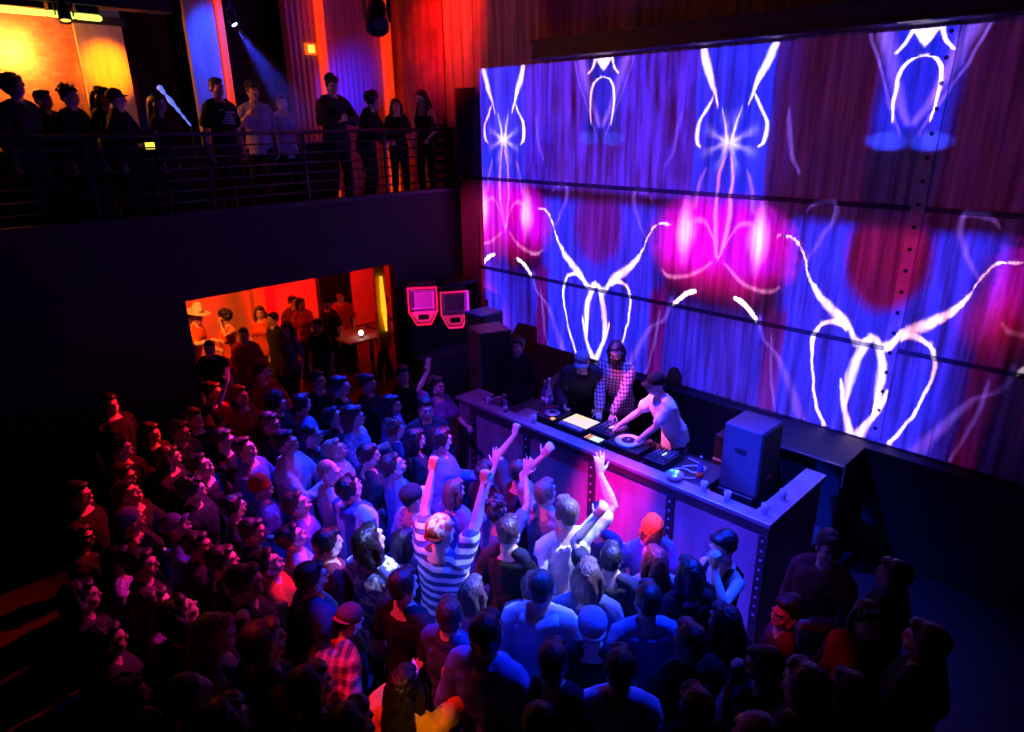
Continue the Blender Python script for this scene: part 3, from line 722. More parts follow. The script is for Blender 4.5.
# ---------------- cloth, skin and hair colours (lamps colour them; unlit fillers get shade as dark skin and cloth)
SK = {'a': (.62, .42, .32), 'b': (.50, .32, .23), 'c': (.30, .18, .12), 'd': (.70, .5, .4)}
def skin(k): return mat('skin_' + {'a': 'light', 'b': 'tan', 'c': 'brown', 'd': 'fair'}[k], SK[k], .5, bump=(60, .05))
HC = {'black': (.012, .01, .01), 'brown': (.05, .028, .018), 'mid': (.13, .075, .045), 'fair': (.38, .26, .15), 'ginger': (.42, .07, .02), 'grey': (.35, .35, .36)}
def hairm(k): return mat(k + '_hair', HC[k], .42, bump=(45, .6, (1, 1, .12)), var=(30, .4, (1, 1, .15)))
CC = {'white': (.75, .75, .76), 'pale': (.5, .5, .54), 'grey': (.25, .25, .27), 'dark': (.035, .035, .04), 'black': (.012, .012, .014), 'navy': (.04, .05, .12), 'blue': (.12, .17, .4),
      'denim': (.08, .11, .2), 'red': (.5, .03, .02), 'orange': (.75, .12, .015), 'mustard': (.55, .28, .03), 'maroon': (.16, .02, .03), 'purple': (.2, .12, .32), 'lavender': (.45, .4, .62), 'olive': (.1, .1, .05), 'brown': (.13, .07, .04), 'cream': (.62, .57, .5)}
def cloth(k): return mat(k + '_cloth', CC[k], .85, bump=(90, .25), var=(7, .25), spec=.2)
def _stripes(c1, c2, fr, ax='z'):
    def f(x, y, z, P):
        v = {'z': z, 'x': x, 'y': y}[ax]
        q = sstep(N.op('SINE', v * fr + (noise_n(P, 6, 2) - .5) * 2.0), -.15, .15)
        return tuple(q * (a - b) + b for a, b in zip(c1, c2))
    return f
def _plaid(c1, c2, fr):
    def f(x, y, z, P):
        q = sstep(N.op('SINE', (x + y * .6) * fr), -.1, .3) * .5 + sstep(N.op('SINE', z * fr), -.1, .3) * .5
        return tuple(q * (a - b) + b for a, b in zip(c1, c2))
    return f
def _swirl(c1, c2, sc_):
    def f(x, y, z, P):
        q = sstep(abs(noise_n(P, sc_, 3, .6) - .5), .015, .07)
        return tuple(q * (a - b) + b for a, b in zip(c1, c2))
    return f
PAT = {
 'striped_white_navy': pmat('white_and_navy_striped_cloth', _stripes((.75, .75, .78), (.05, .06, .16), 95)),
 'plaid_red': pmat('red_plaid_cloth', _plaid((.72, .12, .08), (.10, .015, .03), 85)),
 'plaid_pale': pmat('pale_and_maroon_plaid_cloth', _plaid((.72, .55, .6), (.12, .02, .06), 150)),
 'swirl': pmat('white_swirl_print_cloth', _swirl((.10, .14, .4), (.85, .85, .88), 8)),
 'swirl_cap': pmat('red_cap_with_pale_patches', _swirl((.6, .05, .02), (.85, .6, .5), 8)),
 'flower': pmat('dotted_pale_cloth', _swirl((.5, .48, .6), (.12, .1, .3), 22)),
 'hoodie_stripe': pmat('blue_jacket_with_white_bands', _stripes((.7, .75, .85), (.08, .12, .4), 26, 'x')),
}
def cl(k): return PAT[k] if k in PAT else cloth(k)
M_eye = mat('eye_white', (.75, .73, .72), .3); M_pup = mat('dark_pupil', (.02, .015, .01), .2); M_lip = mat('lip_skin', (.45, .16, .14), .45)
M_lens = mat('dark_lens', (.02, .02, .03), .12); M_frame = mat('dark_plastic_frame', (.02, .02, .02), .3); M_sole = mat('dark_shoe_leather', (.03, .028, .028), .5)
def child(name, me, m, parent, M=None, label=None):
    if not me.materials: me.materials.append(None)
    o = bpy.data.objects.new(name, me); C.objects.link(o); o.parent = parent
    o.material_slots[0].link = 'OBJECT'; o.material_slots[0].material = m
    if M is not None: o.matrix_local = M
    if label: o['label'] = label
    return o
TOPNAME = {'tshirt': 'shirt', 'jacket': 'jacket', 'tank': 'vest', 'hoodie': 'hoodie'}
PEOPLE = []
def person(kind, loc, face, scale, hair, top, label, group=None, sk='a', bottom='dark', extra=(), hat=None):
    """hair=(style,colour); top=(garment,colour); hat=(kind,colour[,brim colour]); face = heading in degrees"""
    K = KIND[kind]; rz = math.radians(face) + PI / 2; scale *= PS
    root = empty('person', loc, rz, label, 'person', group); root.scale = (scale,) * 3
    S = skin(sk); b = child('body', K['body'], S, root)
    child('trousers', K['trousers'], cl(bottom), root); child('shoes', K['shoes'], M_sole, root)
    g = top[0]
    t = child(TOPNAME[g], K['jacket' if g == 'hoodie' else g], cl(top[1]), root)
    if g == 'hoodie': child('hood', K['hood'], cl(top[1]), t)
    M = K['M']
    if hat and hair and hair[0] in ('messy', 'curly', 'bun', 'short'): hair = ('buzz', hair[1])
    if hair:
        child('hair', HAIR[hair[0]], hairm(hair[1]), root, M)
    if hat:
        Z = rot('Z', 180) if hat[0] == 'cap_back' else Matrix()
        if hat[0] in ('cap', 'cap_back'):
            h = child('cap', CAPC, cl(hat[1]), root, M @ rot('X', -6)); child('brim', BRIM, cl(hat[2] if len(hat) > 2 else hat[1]), h, Z)
        elif hat[0] == 'beanie': child('beanie', BEANIE, cl(hat[1]), root, M)
        elif hat[0] == 'brimmed': h = child('hat', HATC, cl(hat[1]), root, M); child('brim', HATB, cl(hat[1]), h)
    if 'noface' not in extra:
        e = child('eyes', EYES, M_eye, root, M); child('pupils', PUP, M_pup, e)
        child('eyebrows', BROW, hairm(hair[1] if hair else 'brown'), root, M); child('lips', LIPS, M_lip, root, M)
    if 'glasses' in extra or 'sunglasses' in extra:
        q = child('glasses', GLS, M_frame, root, M)
        if 'sunglasses' in extra: child('lenses', LENS, M_lens, q)
    if 'beard' in extra: child('beard', BEARD, hairm(hair[1]), root, M)
    if 'headphones' in extra: child('headphones', HPH, M_frame, root, M)
    PEOPLE.append((root, Vector(loc), label)); return root
PS = 1.12      # the room is drafted a little large and brought to real size at the end
def headloc(kind, scale, face):
    K = KIND[kind]; h = K['M'].to_translation() * scale * PS
    return Matrix.Rotation(math.radians(face) + PI / 2, 3, 'Z') @ h
def at_head(px, py, kind, face, scale, base=0.0):
    """stand a person of this pose so that the head is centred where the camera sees it"""
    h = headloc(kind, scale, face); p = atz(px, py, base + h.z)
    return Vector((p.x - h.x, p.y - h.y, base))
# ================================================================ BOOTH, GEAR
M_top = mat('scuffed_steel_top', (.30, .29, .33), .35, .5, bump=(30, .3), var=(6, .5))
M_boothp = pmat('booth_steel_sheet', lambda x, y, z, P: (
    .16 + noise_n(combine(x * 7, y * 7, z * 1.2), 1, 5, .65) * .42, .13 + noise_n(combine(x * 7, y * 7, z * 1.2), 1, 5, .65) * .38, .15 + noise_n(combine(x * 7, y * 7, z * 1.2), 1, 5, .65) * .4,
    noise_n(combine(x * 7, y * 7, z * 1.2), 1, 5, .65)), .38, .25)
M_gear = mat('black_gear_plastic', (.015, .015, .017), .4); M_knob = mat('pale_knob', (.6, .6, .62), .4); M_screen = mat('lit_screen', (.1, .1, .1), .4, emit=(1, .8, .42), es=1.0)
M_grille = mat('black_speaker_grille', (.012, .012, .014), .6, bump=(160, .5)); M_cab = mat('dark_speaker_cabinet', (.075, .075, .09), .38, bump=(80, .1)); M_cone = mat('speaker_cone', (.03, .03, .032), .5)
M_deck = mat('black_deck_board', (.03, .028, .03), .5, var=(3, .3), bump=(20, .1)); M_silver = mat('silver_metal', (.55, .55, .58), .3, .7)
BX0, BX1, BY0, BY1, BZ = 5.38, 6.66, 2.13, 6.28, 1.5
PZ0 = .50
bo = empty('dj_booth', (BX0, BY0, 0), label='long steel-clad dj booth with a riveted front and wide flat top edge', cat='booth')
def bb(): return MB()
LX, LY = BX1 - BX0, BY1 - BY0
for i in range(4):
    y0, y1 = LY * i / 4 + .01, LY * (i + 1) / 4 - .01
    bb().box((.02, y0, 0), (.07, y1, BZ - .06)).build('front_panel', M_boothp, bo, bevel=.004)
bb().box((.075, .02, 0), (LX, .06, BZ - .06)).build('side_panel', M_boothp, bo, bevel=.004)
bb().box((.075, LY - .06, 0), (.5, LY - .02, BZ - .06)).build('side_panel', M_boothp, bo, bevel=.004)
bb().box((-.02, -.02, BZ - .05), (.15, LY, BZ)).box((.15, -.02, BZ - .05), (LX, .20, BZ)).build('top_edge', M_top, bo, bevel=.008)
bb().box((-.012, -.01, BZ - .13), (.019, LY - .01, BZ - .052)).build('lip', M_iron, bo, bevel=.004)
RIVET = MB().ell((0, 0, 0), (.010, .014, .014), None, 10, 6).mesh('rivet', True)
for i, y in enumerate((.03, LY * .25, LY * .5, LY * .75, LY - .03)):
    q = bb().box((-.02, y - .045, 0), (.019, y + .045, BZ - .135)).build('upright', M_iron, bo, bevel=.004)
    for j in range(9):
        r = child('rivet', RIVET, M_boltb, q); r.location = (-.022, y, .46 + j * .105)
# wing at the far end
w = empty('booth_wing', (5.40, 6.32, 0), label='short low steel return at the far end of the booth, beside the tall speaker', cat='booth')
bb().box((.02, 0, 0), (.06, .30, 1.42)).box((.02, .26, 0), (.42, .30, 1.42)).build('panel', M_boothp, w, bevel=.004)
bb().box((0, -.01, 1.421), (.44, .32, 1.46)).build('top_edge', M_top, w, bevel=.006)
# raised deck
dk = MB().box((BX0 + .08, BY0 + .065, .45), (XW - .24, 8.0, PZ0)).build('stage_deck', M_deck, bevel=.01); dk['label'] = 'black raised stage deck behind the booth carrying the two djs'; dk['category'] = 'stage'
# table inside the booth
TZ = 1.36
tb = empty('gear_table', (5.68, 3.0, PZ0), label='long dark gear table behind the booth front, full of mixers and players', cat='table')
bb().box((0, 0, TZ - PZ0 - .04), (.62, 3.0, TZ - PZ0)).build('table_top', M_deck, tb, bevel=.005)
for x in (.03, .55):
    for y in (.05, 2.9): bb().box((x, y, 0), (x + .05, y + .05, TZ - PZ0 - .041)).build('leg', M_iron, tb)
def knobs(m, x0, x1, y0, y1, z, nx_, ny_, r=.008, h=.016):
    for i in range(nx_):
        for j in range(ny_): m.cyl((x0 + (x1 - x0) * i / max(1, nx_ - 1), y0 + (y1 - y0) * j / max(1, ny_ - 1), z), (x0 + (x1 - x0) * i / max(1, nx_ - 1), y0 + (y1 - y0) * j / max(1, ny_ - 1), z + h), r, 8)
    return m
def mixer(y, label, w_=.34, d_=.4):
    o = empty('dj_mixer', (5.74, y, TZ), label=label, cat='mixer')
    bb().box((0, 0, 0), (d_, w_, .09)).build('case', M_gear, o, bevel=.006)
    knobs(MB(), .17, .36, .05, w_ - .05, .09, 5, 5).build('knob_rows', M_knob, o)
    f = MB()
    for j in range(4): f.box((.03, .05 + j * (w_ - .1) / 3 - .003, .0901), (.13, .05 + j * (w_ - .1) / 3 + .003, .0915))
    f.build('fader_slots', M_cone, o)
    f = MB()
    for j in range(4): f.box((.05 + j * .02, .05 + j * (w_ - .1) / 3 - .009, .0916), (.064 + j * .02, .05 + j * (w_ - .1) / 3 + .009, .104))
    f.build('fader_caps', M_silver, o)
    l = MB()
    for j in range(2):
        for i in range(8): l.box((.18 + i * .012, w_ / 2 - .012 + j * .014, .0901), (.186 + i * .012, w_ / 2 - .004 + j * .014, .093))
    l.build('level_lights', mat('green_yellow_lamp', (.2, .2, .05), .4, emit=(.7, .9, .15), es=2), o)
    return o
def player(y, label, scr=True):
    o = empty('media_player', (5.74, y, TZ), label=label, cat='player')
    bb().box((0, 0, 0), (.40, .31, .10)).build('case', M_gear, o, bevel=.008)
    jw = MB().lathe([(.10, .101), (.103, .108), (.098, .118), (.05, .121), (.001, .121)], 28, (.17, .155, 0)).build('jog_wheel', M_silver, o, smooth=True)
    MB().lathe([(.045, .1215), (.045, .124), (.001, .124)], 20, (.17, .155, 0)).build('hub', M_gear, jw)
    s_ = MB().box((.30, .07, .101), (.385, .24, .125)).build('display', M_gear, o, bevel=.003)
    MB().box((.305, .08, .1255), (.38, .23, .127)).build('screen', M_screen if scr else M_gear, s_)
    knobs(MB(), .03, .06, .02, .05, .10, 2, 2, .01, .012).build('buttons', mat('orange_lit_button', (.3, .1, .02), .4, emit=(1, .35, .05), es=2), o)
    return o
player(5.14, 'black media player left of the glowing control desk', False)
mixer(4.34, 'black dj mixer with pale knobs under the djs hands', .33, .36).location.x = 5.90
o = empty('sampler', (5.70, 4.36, TZ), label='small pad with a yellow-green lit screen in front of the mixer', cat='sampler')
bb().box((0, 0, 0), (.16, .26, .06)).build('case', M_gear, o, bevel=.004)
bb().box((.02, .03, .061), (.13, .17, .064)).build('screen', mat('yellow_green_screen', (.3, .3, .1), .4, emit=(.75, 1, .3), es=1.0), o)
knobs(MB(), .03, .12, .19, .235, .06, 4, 2, .008, .010).build('pads', mat('orange_lit_button', (.3, .1, .02), .4, emit=(1, .35, .05), es=2), o)
# turntable
o = empty('turntable', (5.72, 3.83, TZ), label='turntable with a white-rimmed record in front of the leaning dj', cat='turntable')
bb().box((0, 0, 0), (.38, .47, .11)).build('plinth', M_gear, o, bevel=.008)
p = MB().lathe([(.160, .111), (.165, .118), (.165, .128), (.16, .131), (.001, .131)], 36, (.18, .26, 0)).build('platter', M_silver, o, smooth=True)
r = MB().lathe([(.152, .1315), (.152, .135), (.001, .135)], 36, (.18, .26, 0)).build('record', mat('white_vinyl', (.8, .8, .85), .3), p)
MB().lathe([(.085, .1352), (.085, .137), (.001, .137)], 28, (.18, .26, 0)).build('record_label', mat('black_record_label', (.02, .02, .025), .4), p)
MB().lathe([(.018, .1372), (.018, .145), (.001, .147)], 16, (.18, .26, 0)).build('spindle_cap', M_silver, p)
MB().cyl((.33, .06, .111), (.33, .06, .15), .022).loft([(.33, .06, .15), (.22, .07, .155), (.10, .12, .145)], [.006, .006, .008], 8).build('tonearm', M_silver, o, smooth=True)
mixer(3.50, 'small effects mixer with rows of pale knobs at the right end of the gear table', .28, .36)
o = empty('control_surface', (5.76, 4.70, TZ), label='flat control desk glowing yellow-white left of the plaid-shirted dj', cat='console')
bb().box((0, 0, 0), (.42, .42, .07)).build('case', M_gear, o, bevel=.005)
bb().box((.13, .02, .071), (.40, .40, .076)).build('screen', M_screen, o)
m = MB()
for i in range(8): m.box((.03, .03 + i * .046, .071), (.09, .052 + i * .046, .085))
m.build('faders', M_knob, o)
o = empty('laptop', (5.71, 5.48, TZ), 0, 'closed bluish laptop at the left end of the gear table', 'laptop'); bb().box((0, 0, 0), (.24, .30, .014)).build('base', M_silver, o, bevel=.003); bb().box((0, 0, .0145), (.24, .30, .022)).build('screen_lid', M_silver, o, bevel=.003)
# rack, stand, bottles
o = empty('amp_rack', (6.45, 5.6, PZ0), label='dark amplifier rack left of the laptop with small lights', cat='rack')
bb().box((0, 0, 0), (.5, .45, .9)).build('case', M_gear, o, bevel=.008)
for i in range(4): bb().box((-.012, .03, .1 + i * .2), (-.001, .42, .27 + i * .2)).build('faceplate', M_cab, o, bevel=.002)
knobs(MB(), .08, .42, .06, .38, .9, 4, 4, .012, .02).build('knob_rows', M_knob, o)
M_glassb = mat('bottle_glass', (.12, .16, .3), .12, trans=.4); M_clear = mat('clear_cup_plastic', (.75, .78, .9), .12, trans=.6)
BOT = [(.034, 0), (.036, .01), (.036, .15), (.030, .185), (.014, .215), (.012, .28), (.014, .283), (.014, .29), (.001, .29)]
bmesh_ = MB().lathe(BOT, 16).mesh('glass', True); lmesh = MB().lathe([(.0372, .05), (.0372, .12)], 16).mesh('paper_label', True); cmesh = MB().lathe([(.016, .284), (.016, .30), (.001, .30)], 12).mesh('bottle_cap', True)
bl_ = [((6.14, 5.56), 1.5, 'tallest clear bottle of the cluster at the far end of the gear table', M_clear, 'white'), ((6.20, 5.70), 1.2, 'blue-lit bottle left of the tallest one on the gear table', M_glassb, 'white'), ((6.06, 5.47), .95, 'small bottle with a reddish label right of the tallest bottle', M_glassb, 'red'),
       ((5.46, 5.70), .8, 'short bottle alone on the far booth top edge', M_glassb, 'pale'), ((5.62, 3.0), .95, 'bottle with an orange label standing left of the large blue-lit speaker', M_glassb, 'orange')]
for (x, y), s_, lb_, gm, lc in bl_:
    r = empty('bottle', (x, y, BZ if x < 5.65 else TZ), label=lb_, cat='bottle'); r.scale = (s_,) * 3
    child('glass', bmesh_, gm, r); child('paper_label', lmesh, cloth(lc), r); child('bottle_cap', cmesh, M_silver, r)
cup = MB().lathe([(.026, 0), (.036, .11), (.033, .11), (.024, .006), (.001, .006)], 18).mesh('cup', True)
for (x, y), lb_ in (((5.47, 5.20), 'clear cup on the booth top below the laptop'), ((5.46, 6.02), 'clear cup at the far left end of the booth top'), ((5.46, 2.60), 'clear cup on the booth top in front of the large blue-lit speaker'),
                    ((5.50, 2.24), 'clear cup at the near corner of the booth'), ((5.86, 2.23), 'clear cup on the booth end behind the corner cup'), ((5.47, 2.86), 'clear cup nearest the silver bowl on the booth top')):
    c_ = child('plastic_cup', cup, M_clear, None); c_.location = (x, y, BZ); tag(c_, lb_, 'cup')
c_ = MB().lathe([(.05, 0), (.11, .03), (.15, .085), (.145, .085), (.10, .035), (.001, .012)], 28).build('metal_bowl', M_silver, smooth=True, loc=(5.55, 3.14, BZ)); c_.scale = (.62, .62, .8); c_.location = (5.47, 3.20, BZ); tag(c_, 'shiny silver bowl on the booth top left of the large blue-lit speaker', 'bowl')
# speakers ----------------------------------------------------
def speaker(name, loc, rz, size, label, horn=True):
    w_, d_, h_ = size
    o = empty(name, loc, rz, label, 'speaker')
    bb().box((-w_ / 2, 0, 0), (w_ / 2, d_, h_)).build('cabinet', M_cab, o, bevel=.015)
    bb().box((-w_ / 2 + .02, -.016, .02), (w_ / 2 - .02, -.001, h_ - .02)).build('grille', M_grille, o, bevel=.003)
    bb().box((-.05, -.022, h_ * .2), (.05, -.0165, h_ * .2 + .06)).build('badge', mat('small_pink_badge', (.5, .12, .3), .4), o)
    for sx in (-1, 1): bb().box((sx * (w_ / 2 + .002), d_ * .35, h_ * .62), (sx * (w_ / 2 + .012), d_ * .65, h_ * .68)).build('handle', M_gear, o)
    return o
speaker('monitor_speaker', (6.28, 2.58, 1.28), 0, (.46, .42, .74), 'large monitor speaker with a blue-lit side at the near end of the booth')
o = empty('speaker_stand_case', (6.28, 2.79, PZ0), 0, 'dark flight case under the large monitor speaker at the near end of the booth', 'case')
bb().box((-.27, -.2, 0), (.27, .26, 1.28 - PZ0 - .002)).build('case', M_gear, o, bevel=.01)
bb().box((-.275, -.206, .3), (.275, -.2005, .33)).build('metal_band', M_silver, o)
speaker('tall_speaker', (6.18, 6.62, PZ0), math.radians(-20), (.50, .48, 1.72), 'tall dark purple speaker cabinet at the far end of the booth')
speaker('small_speaker', (6.75, 7.3, PZ0), 0, (.45, .4, 1.75), 'narrow black speaker cabinet behind the tall purple one by the wall')
# back counter behind the near end
o = empty('back_counter', (7.25, 2.15, PZ0), label='dark back counter with a thin highlighted edge between the booth and the steel wall', cat='counter')
bb().box((0, 0, 0), (.6, 1.35, .85)).build('cabinet', M_dark, o, bevel=.008)
bb().box((-.02, -.02, .851), (.61, 1.37, .875)).build('worktop', M_dark, o, bevel=.004)
bb().box((-.032, -.03, .85), (-.021, 1.37, .872)).box((-.032, -.032, .6), (-.021, -.021, .872)).build('edge_highlight', M_silver, o)  # silver strip stands in for the highlight along the counter edge
o = empty('paper_stack', (7.02, 3.15, PZ0 + .98), .3, 'small white box lying on a dark case behind the large monitor speaker', 'box'); bb().box((0, 0, 0), (.2, .28, .03)).build('lid', cloth('white'), o, bevel=.004); bb().box((.01, .01, -.03), (.19, .27, -.001)).build('base', cloth('white'), o)
o = empty('flight_case', (6.85, 2.95, PZ0), label='black flight case carrying the small white box behind the large monitor speaker', cat='case')
bb().box((0, 0, 0), (.36, .55, .94)).build('case', M_gear, o, bevel=.01); bb().box((-.004, -.004, .6), (.364, .554, .63)).build('metal_band', M_silver, o)
# slanted dark sheet leaning by the bending man (console stand)
o = empty('light_console', (6.15, 5.05 + .95, PZ0 + .905), label='slanted lighting console on the amplifier rack in front of the far speaker', cat='console')
o.location = (6.48, 5.62, PZ0 + .925)
bb().prism([(0, 0), (.36, 0), (.36, .16), (0, .05)], 0, .40, 'y').build('case', M_gear, o, bevel=.004)
m = MB()
for i in range(4):
    for j in range(7): m.ell((.06 + i * .08, .05 + j * .05, .07 + i * .0244), (.010, .010, .014), None, 8, 5)
m.build('knob_rows', M_knob, o)
# PA hung beside the opening: two horn speakers outlined in magenta
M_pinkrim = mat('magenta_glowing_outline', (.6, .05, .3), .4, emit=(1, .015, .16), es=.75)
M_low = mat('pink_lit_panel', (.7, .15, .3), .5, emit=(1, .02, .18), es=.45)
M_horn = mat('horn_plastic', (.35, .3, .4), .45)
def horn(x, y, z, rz, label, M_rim):
    o = empty('horn_speaker', (x, y, z), rz, label, 'speaker', 'pair of horn speakers')
    W_, H_ = .50, .66
    out = [(-W_ / 2, H_), (W_ / 2, H_), (W_ / 2, .24), (W_ / 4, 0), (-W_ / 4, 0), (-W_ / 2, .24)]
    bb().prism(out, .064, .55, 'y').build('cabinet', M_gear, o)
    s_ = .91; inn = [(a * s_, H_ / 2 + (b_ - H_ / 2) * .935) for a, b_ in out]
    m = MB(); n = 6; vs = [(a, .0, b_) for a, b_ in out] + [(a, .0, b_) for a, b_ in inn] + [(a, .03, b_) for a, b_ in out] + [(a, .06, b_) for a, b_ in inn]
    fs = []
    for i in range(n):
        j = (i + 1) % n; fs += [(i, j, n + j, n + i), (i, 2 * n + i, 2 * n + j, j), (n + i, n + j, 3 * n + j, 3 * n + i)]
    m.add(vs, fs).build('outline', M_rim, o)
    bb().prism([(a * .99, b_) for a, b_ in inn], .05, .061, 'y').build('baffle', M_horn, o)
    bb().prism([(-.21, .23), (.21, .23), (.10, .06), (-.10, .06)], .03, .049, 'y').build('lower_panel', M_low, o)
    # horn flare
    m = MB(); ff = [(-.19, .60), (.19, .60), (.19, .28), (-.19, .28)]; bk = [(-.05, .50), (.05, .50), (.05, .42), (-.05, .42)]
    vs = [(a, .02, b_) for a, b_ in ff] + [(a, .14, b_) for a, b_ in bk] + [(a * 1.03, .03, .46 + (b_ - .46) * 1.05) for a, b_ in ff] + [(a, .155, b_) for a, b_ in bk]
    fs = [(4, 5, 6, 7)] + [(i, (i + 1) % 4, 4 + (i + 1) % 4, 4 + i) for i in range(4)] + [(8 + i, 8 + (i + 1) % 4, 12 + (i + 1) % 4, 12 + i) for i in range(4)] + [(i, (i + 1) % 4, 8 + (i + 1) % 4, 8 + i) for i in range(4)]
    m.add(vs, fs).build('horn', M_horn, o)
    bb().box((-.09, .02, .10), (.09, .029, .19)).build('badge', M_gear, o, bevel=.004)
    return o
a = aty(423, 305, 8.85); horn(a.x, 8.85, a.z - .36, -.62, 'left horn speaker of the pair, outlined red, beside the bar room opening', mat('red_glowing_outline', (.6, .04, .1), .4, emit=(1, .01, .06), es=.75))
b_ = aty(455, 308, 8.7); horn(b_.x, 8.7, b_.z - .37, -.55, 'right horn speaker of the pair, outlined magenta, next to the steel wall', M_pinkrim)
o = MB().box((6.62, 8.95 - .02, 0), (7.95, 9.46, 1.10)).build('subwoofer_stack', M_cab, bevel=.015); tag(o, 'wide black subwoofer cabinet on the floor under the two outlined horn speakers', 'speaker')
o = MB().box((6.62, 9.25, 1.101), (7.95, 9.46, 2.2)).box((6.62, 9.0, 2.28), (7.95, 9.46, 2.32)).box((6.62, 9.25, 2.2), (7.95, 9.46, 2.281)).build('steel_rack', M_gear, bevel=.006); tag(o, 'black frame holding the two outlined horn speakers against the balcony wall', 'rack')
# hanging fixtures ----------------------------------------------
def fixture(name, loc, tgt, label, lens_m, s_=1.0):
    o = empty(name, loc, 0, label, 'spotlight'); o.scale = (s_,) * 3
    q = (Vector(tgt) - Vector(loc)).to_track_quat('-Z', 'Y').to_matrix().to_4x4()
    h = MB().lathe([(.06, .20), (.10, .16), (.115, .02), (.125, -.14), (.13, -.17), (.105, -.17), (.10, -.12), (.001, -.12)], 24).build('lamp_head', M_gear, o, smooth=True); h.matrix_local = q
    e = MB().lathe([(.098, -.125), (.098, -.135), (.05, -.15), (.001, -.155)], 24).build('lens', lens_m, h, smooth=True)
    MB().box((-.17, -.03, -.05), (-.15, .03, .30)).box((.15, -.03, -.05), (.17, .03, .30)).box((-.17, -.03, .30), (.17, .03, .32)).build('yoke', M_gear, o, bevel=.004)
    MB().box((-.12, -.09, .321), (.12, .09, .44)).cyl((0, 0, .44), (0, 0, .62), .02).build('mount', M_gear, o, bevel=.01)
    return o
M_offlens = mat('dark_glass_lens', (.05, .05, .06), .08)
a = aty(377, 16, 8.6); fixture('moving_head_light', a, (4, 6, 3), 'black moving head light hanging in front of the red wall above the balcony', M_offlens, 1.25)
M_bluelens = mat('blue_lamp_lens', (.3, .35, .9), .1, emit=(.25, .4, 1), es=30)
a = aty(232, 21, 10.6); fixture('spot_lamp', a, (a.x + .75, 8.9, 3.9), 'small lit spot lamp throwing a blue beam behind the balcony crowd', M_bluelens, .42); BLUEFIX = a.copy()
M_green = mat('green_yellow_tube', (.3, .4, .1), .4, emit=(.62, 1, .12), es=1.6)
a = aty(64, 13, 10.4); fixture('can_light', a, (a.x - .2, 9.6, 4), 'dark can light with two tiny orange lamps between the green tubes', mat('small_orange_lens', (.5, .2, .05), .2, emit=(1, .4, .05), es=4), .6)
for i, (x0, x1) in enumerate(((-4, 45), (49, 73), (77, 99))):
    p0, p1 = aty(x0, 8.5 + x0 * .1, 10.6), aty(x1, 8.5 + x1 * .1, 10.6)
    o = empty('tube_light', p0, label=('long green-yellow tube light at the top left corner', 'middle green-yellow tube light behind the dark can light', 'short green-yellow tube light ending at the orange door')[i], cat='tube light', group='green tube lights over the balcony')
    MB().loft([(0, 0, 0), p1 - p0], [.038, .038], 12).build('tube', M_green, o, smooth=True)
    MB().box((0, -.03, .042), (p1.x - p0.x, .10, 6.448 - p0.z)).build('batten', M_gear, o)
MB().box((-4, 10.45, 6.45), (3.9, 10.75, 7.2)).build('wall_beam', M_black)['kind'] = 'structure'
# wall lamp at the far left, hidden behind its own glare
# small yellow-red lit sign, orange screen, decorations
a = aty(311, 49, YU - .05); o = empty('lit_sign', a, label='small square sign glowing yellow and red on the wall left of the orange post', cat='sign')
MB().box((-.10, -.01, -.09), (.10, .045, .09)).build('sign_box', mat('sign_box_red', (.5, .05, .02), .4, emit=(1, .12, .01), es=1.0), o, bevel=.006)
MB().box((-.06, -.016, -.06), (.06, -.011, .06)).build('glowing_panel', mat('sign_panel_yellow', (1, .8, .2), .4, emit=(1, .55, .05), es=2.2), o)
a = aty(176, 108, 9.75); o = empty('lit_tube', (a.x, 9.75, a.z), label='slanted glittering bluish white tube behind the railing right of the orange door', cat='decoration')
p0 = aty(160, 88, 10.7); p1 = aty(191, 126, 10.7); o.location = p0; MB().loft([(0, 0, 0)] + [(p1 - p0) * (i / 12) for i in range(1, 13)], [.02, .036, .012, .03, .04, .03, .018, .028, .01, .022, .01, .016, .008], 8).build('glass', mat('bluish_lit_glass', (.5, .6, .9), .2, emit=(.12, .22, 1), es=.9), o, smooth=True)
MB().ell((0, 0, 0), .04).build('knob', mat('bluish_lit_glass'), o, smooth=True)
MB().cyl(tuple(p1 - p0), (p1.x - p0.x, 0, 3.74 - p0.z), .012, 8).build('stand', M_gear, o)
a = aty(150, 146, 9.56); o = empty('till_screen', a, label='small bright yellow screen on the balcony ledge left of the standing man', cat='screen')
MB().box((-.065, 0, -.045), (.065, .03, .05)).build('case', M_gear, o); MB().box((-.055, -.004, -.038), (.055, -.001, .042)).build('screen', mat('yellow_screen', (.5, .4, .1), .4, emit=(1, .72, .05), es=1.8), o)
MB().cyl((0, .015, -.045), (0, .015, 3.94 - a.z), .012).build('stand', M_gear, o)
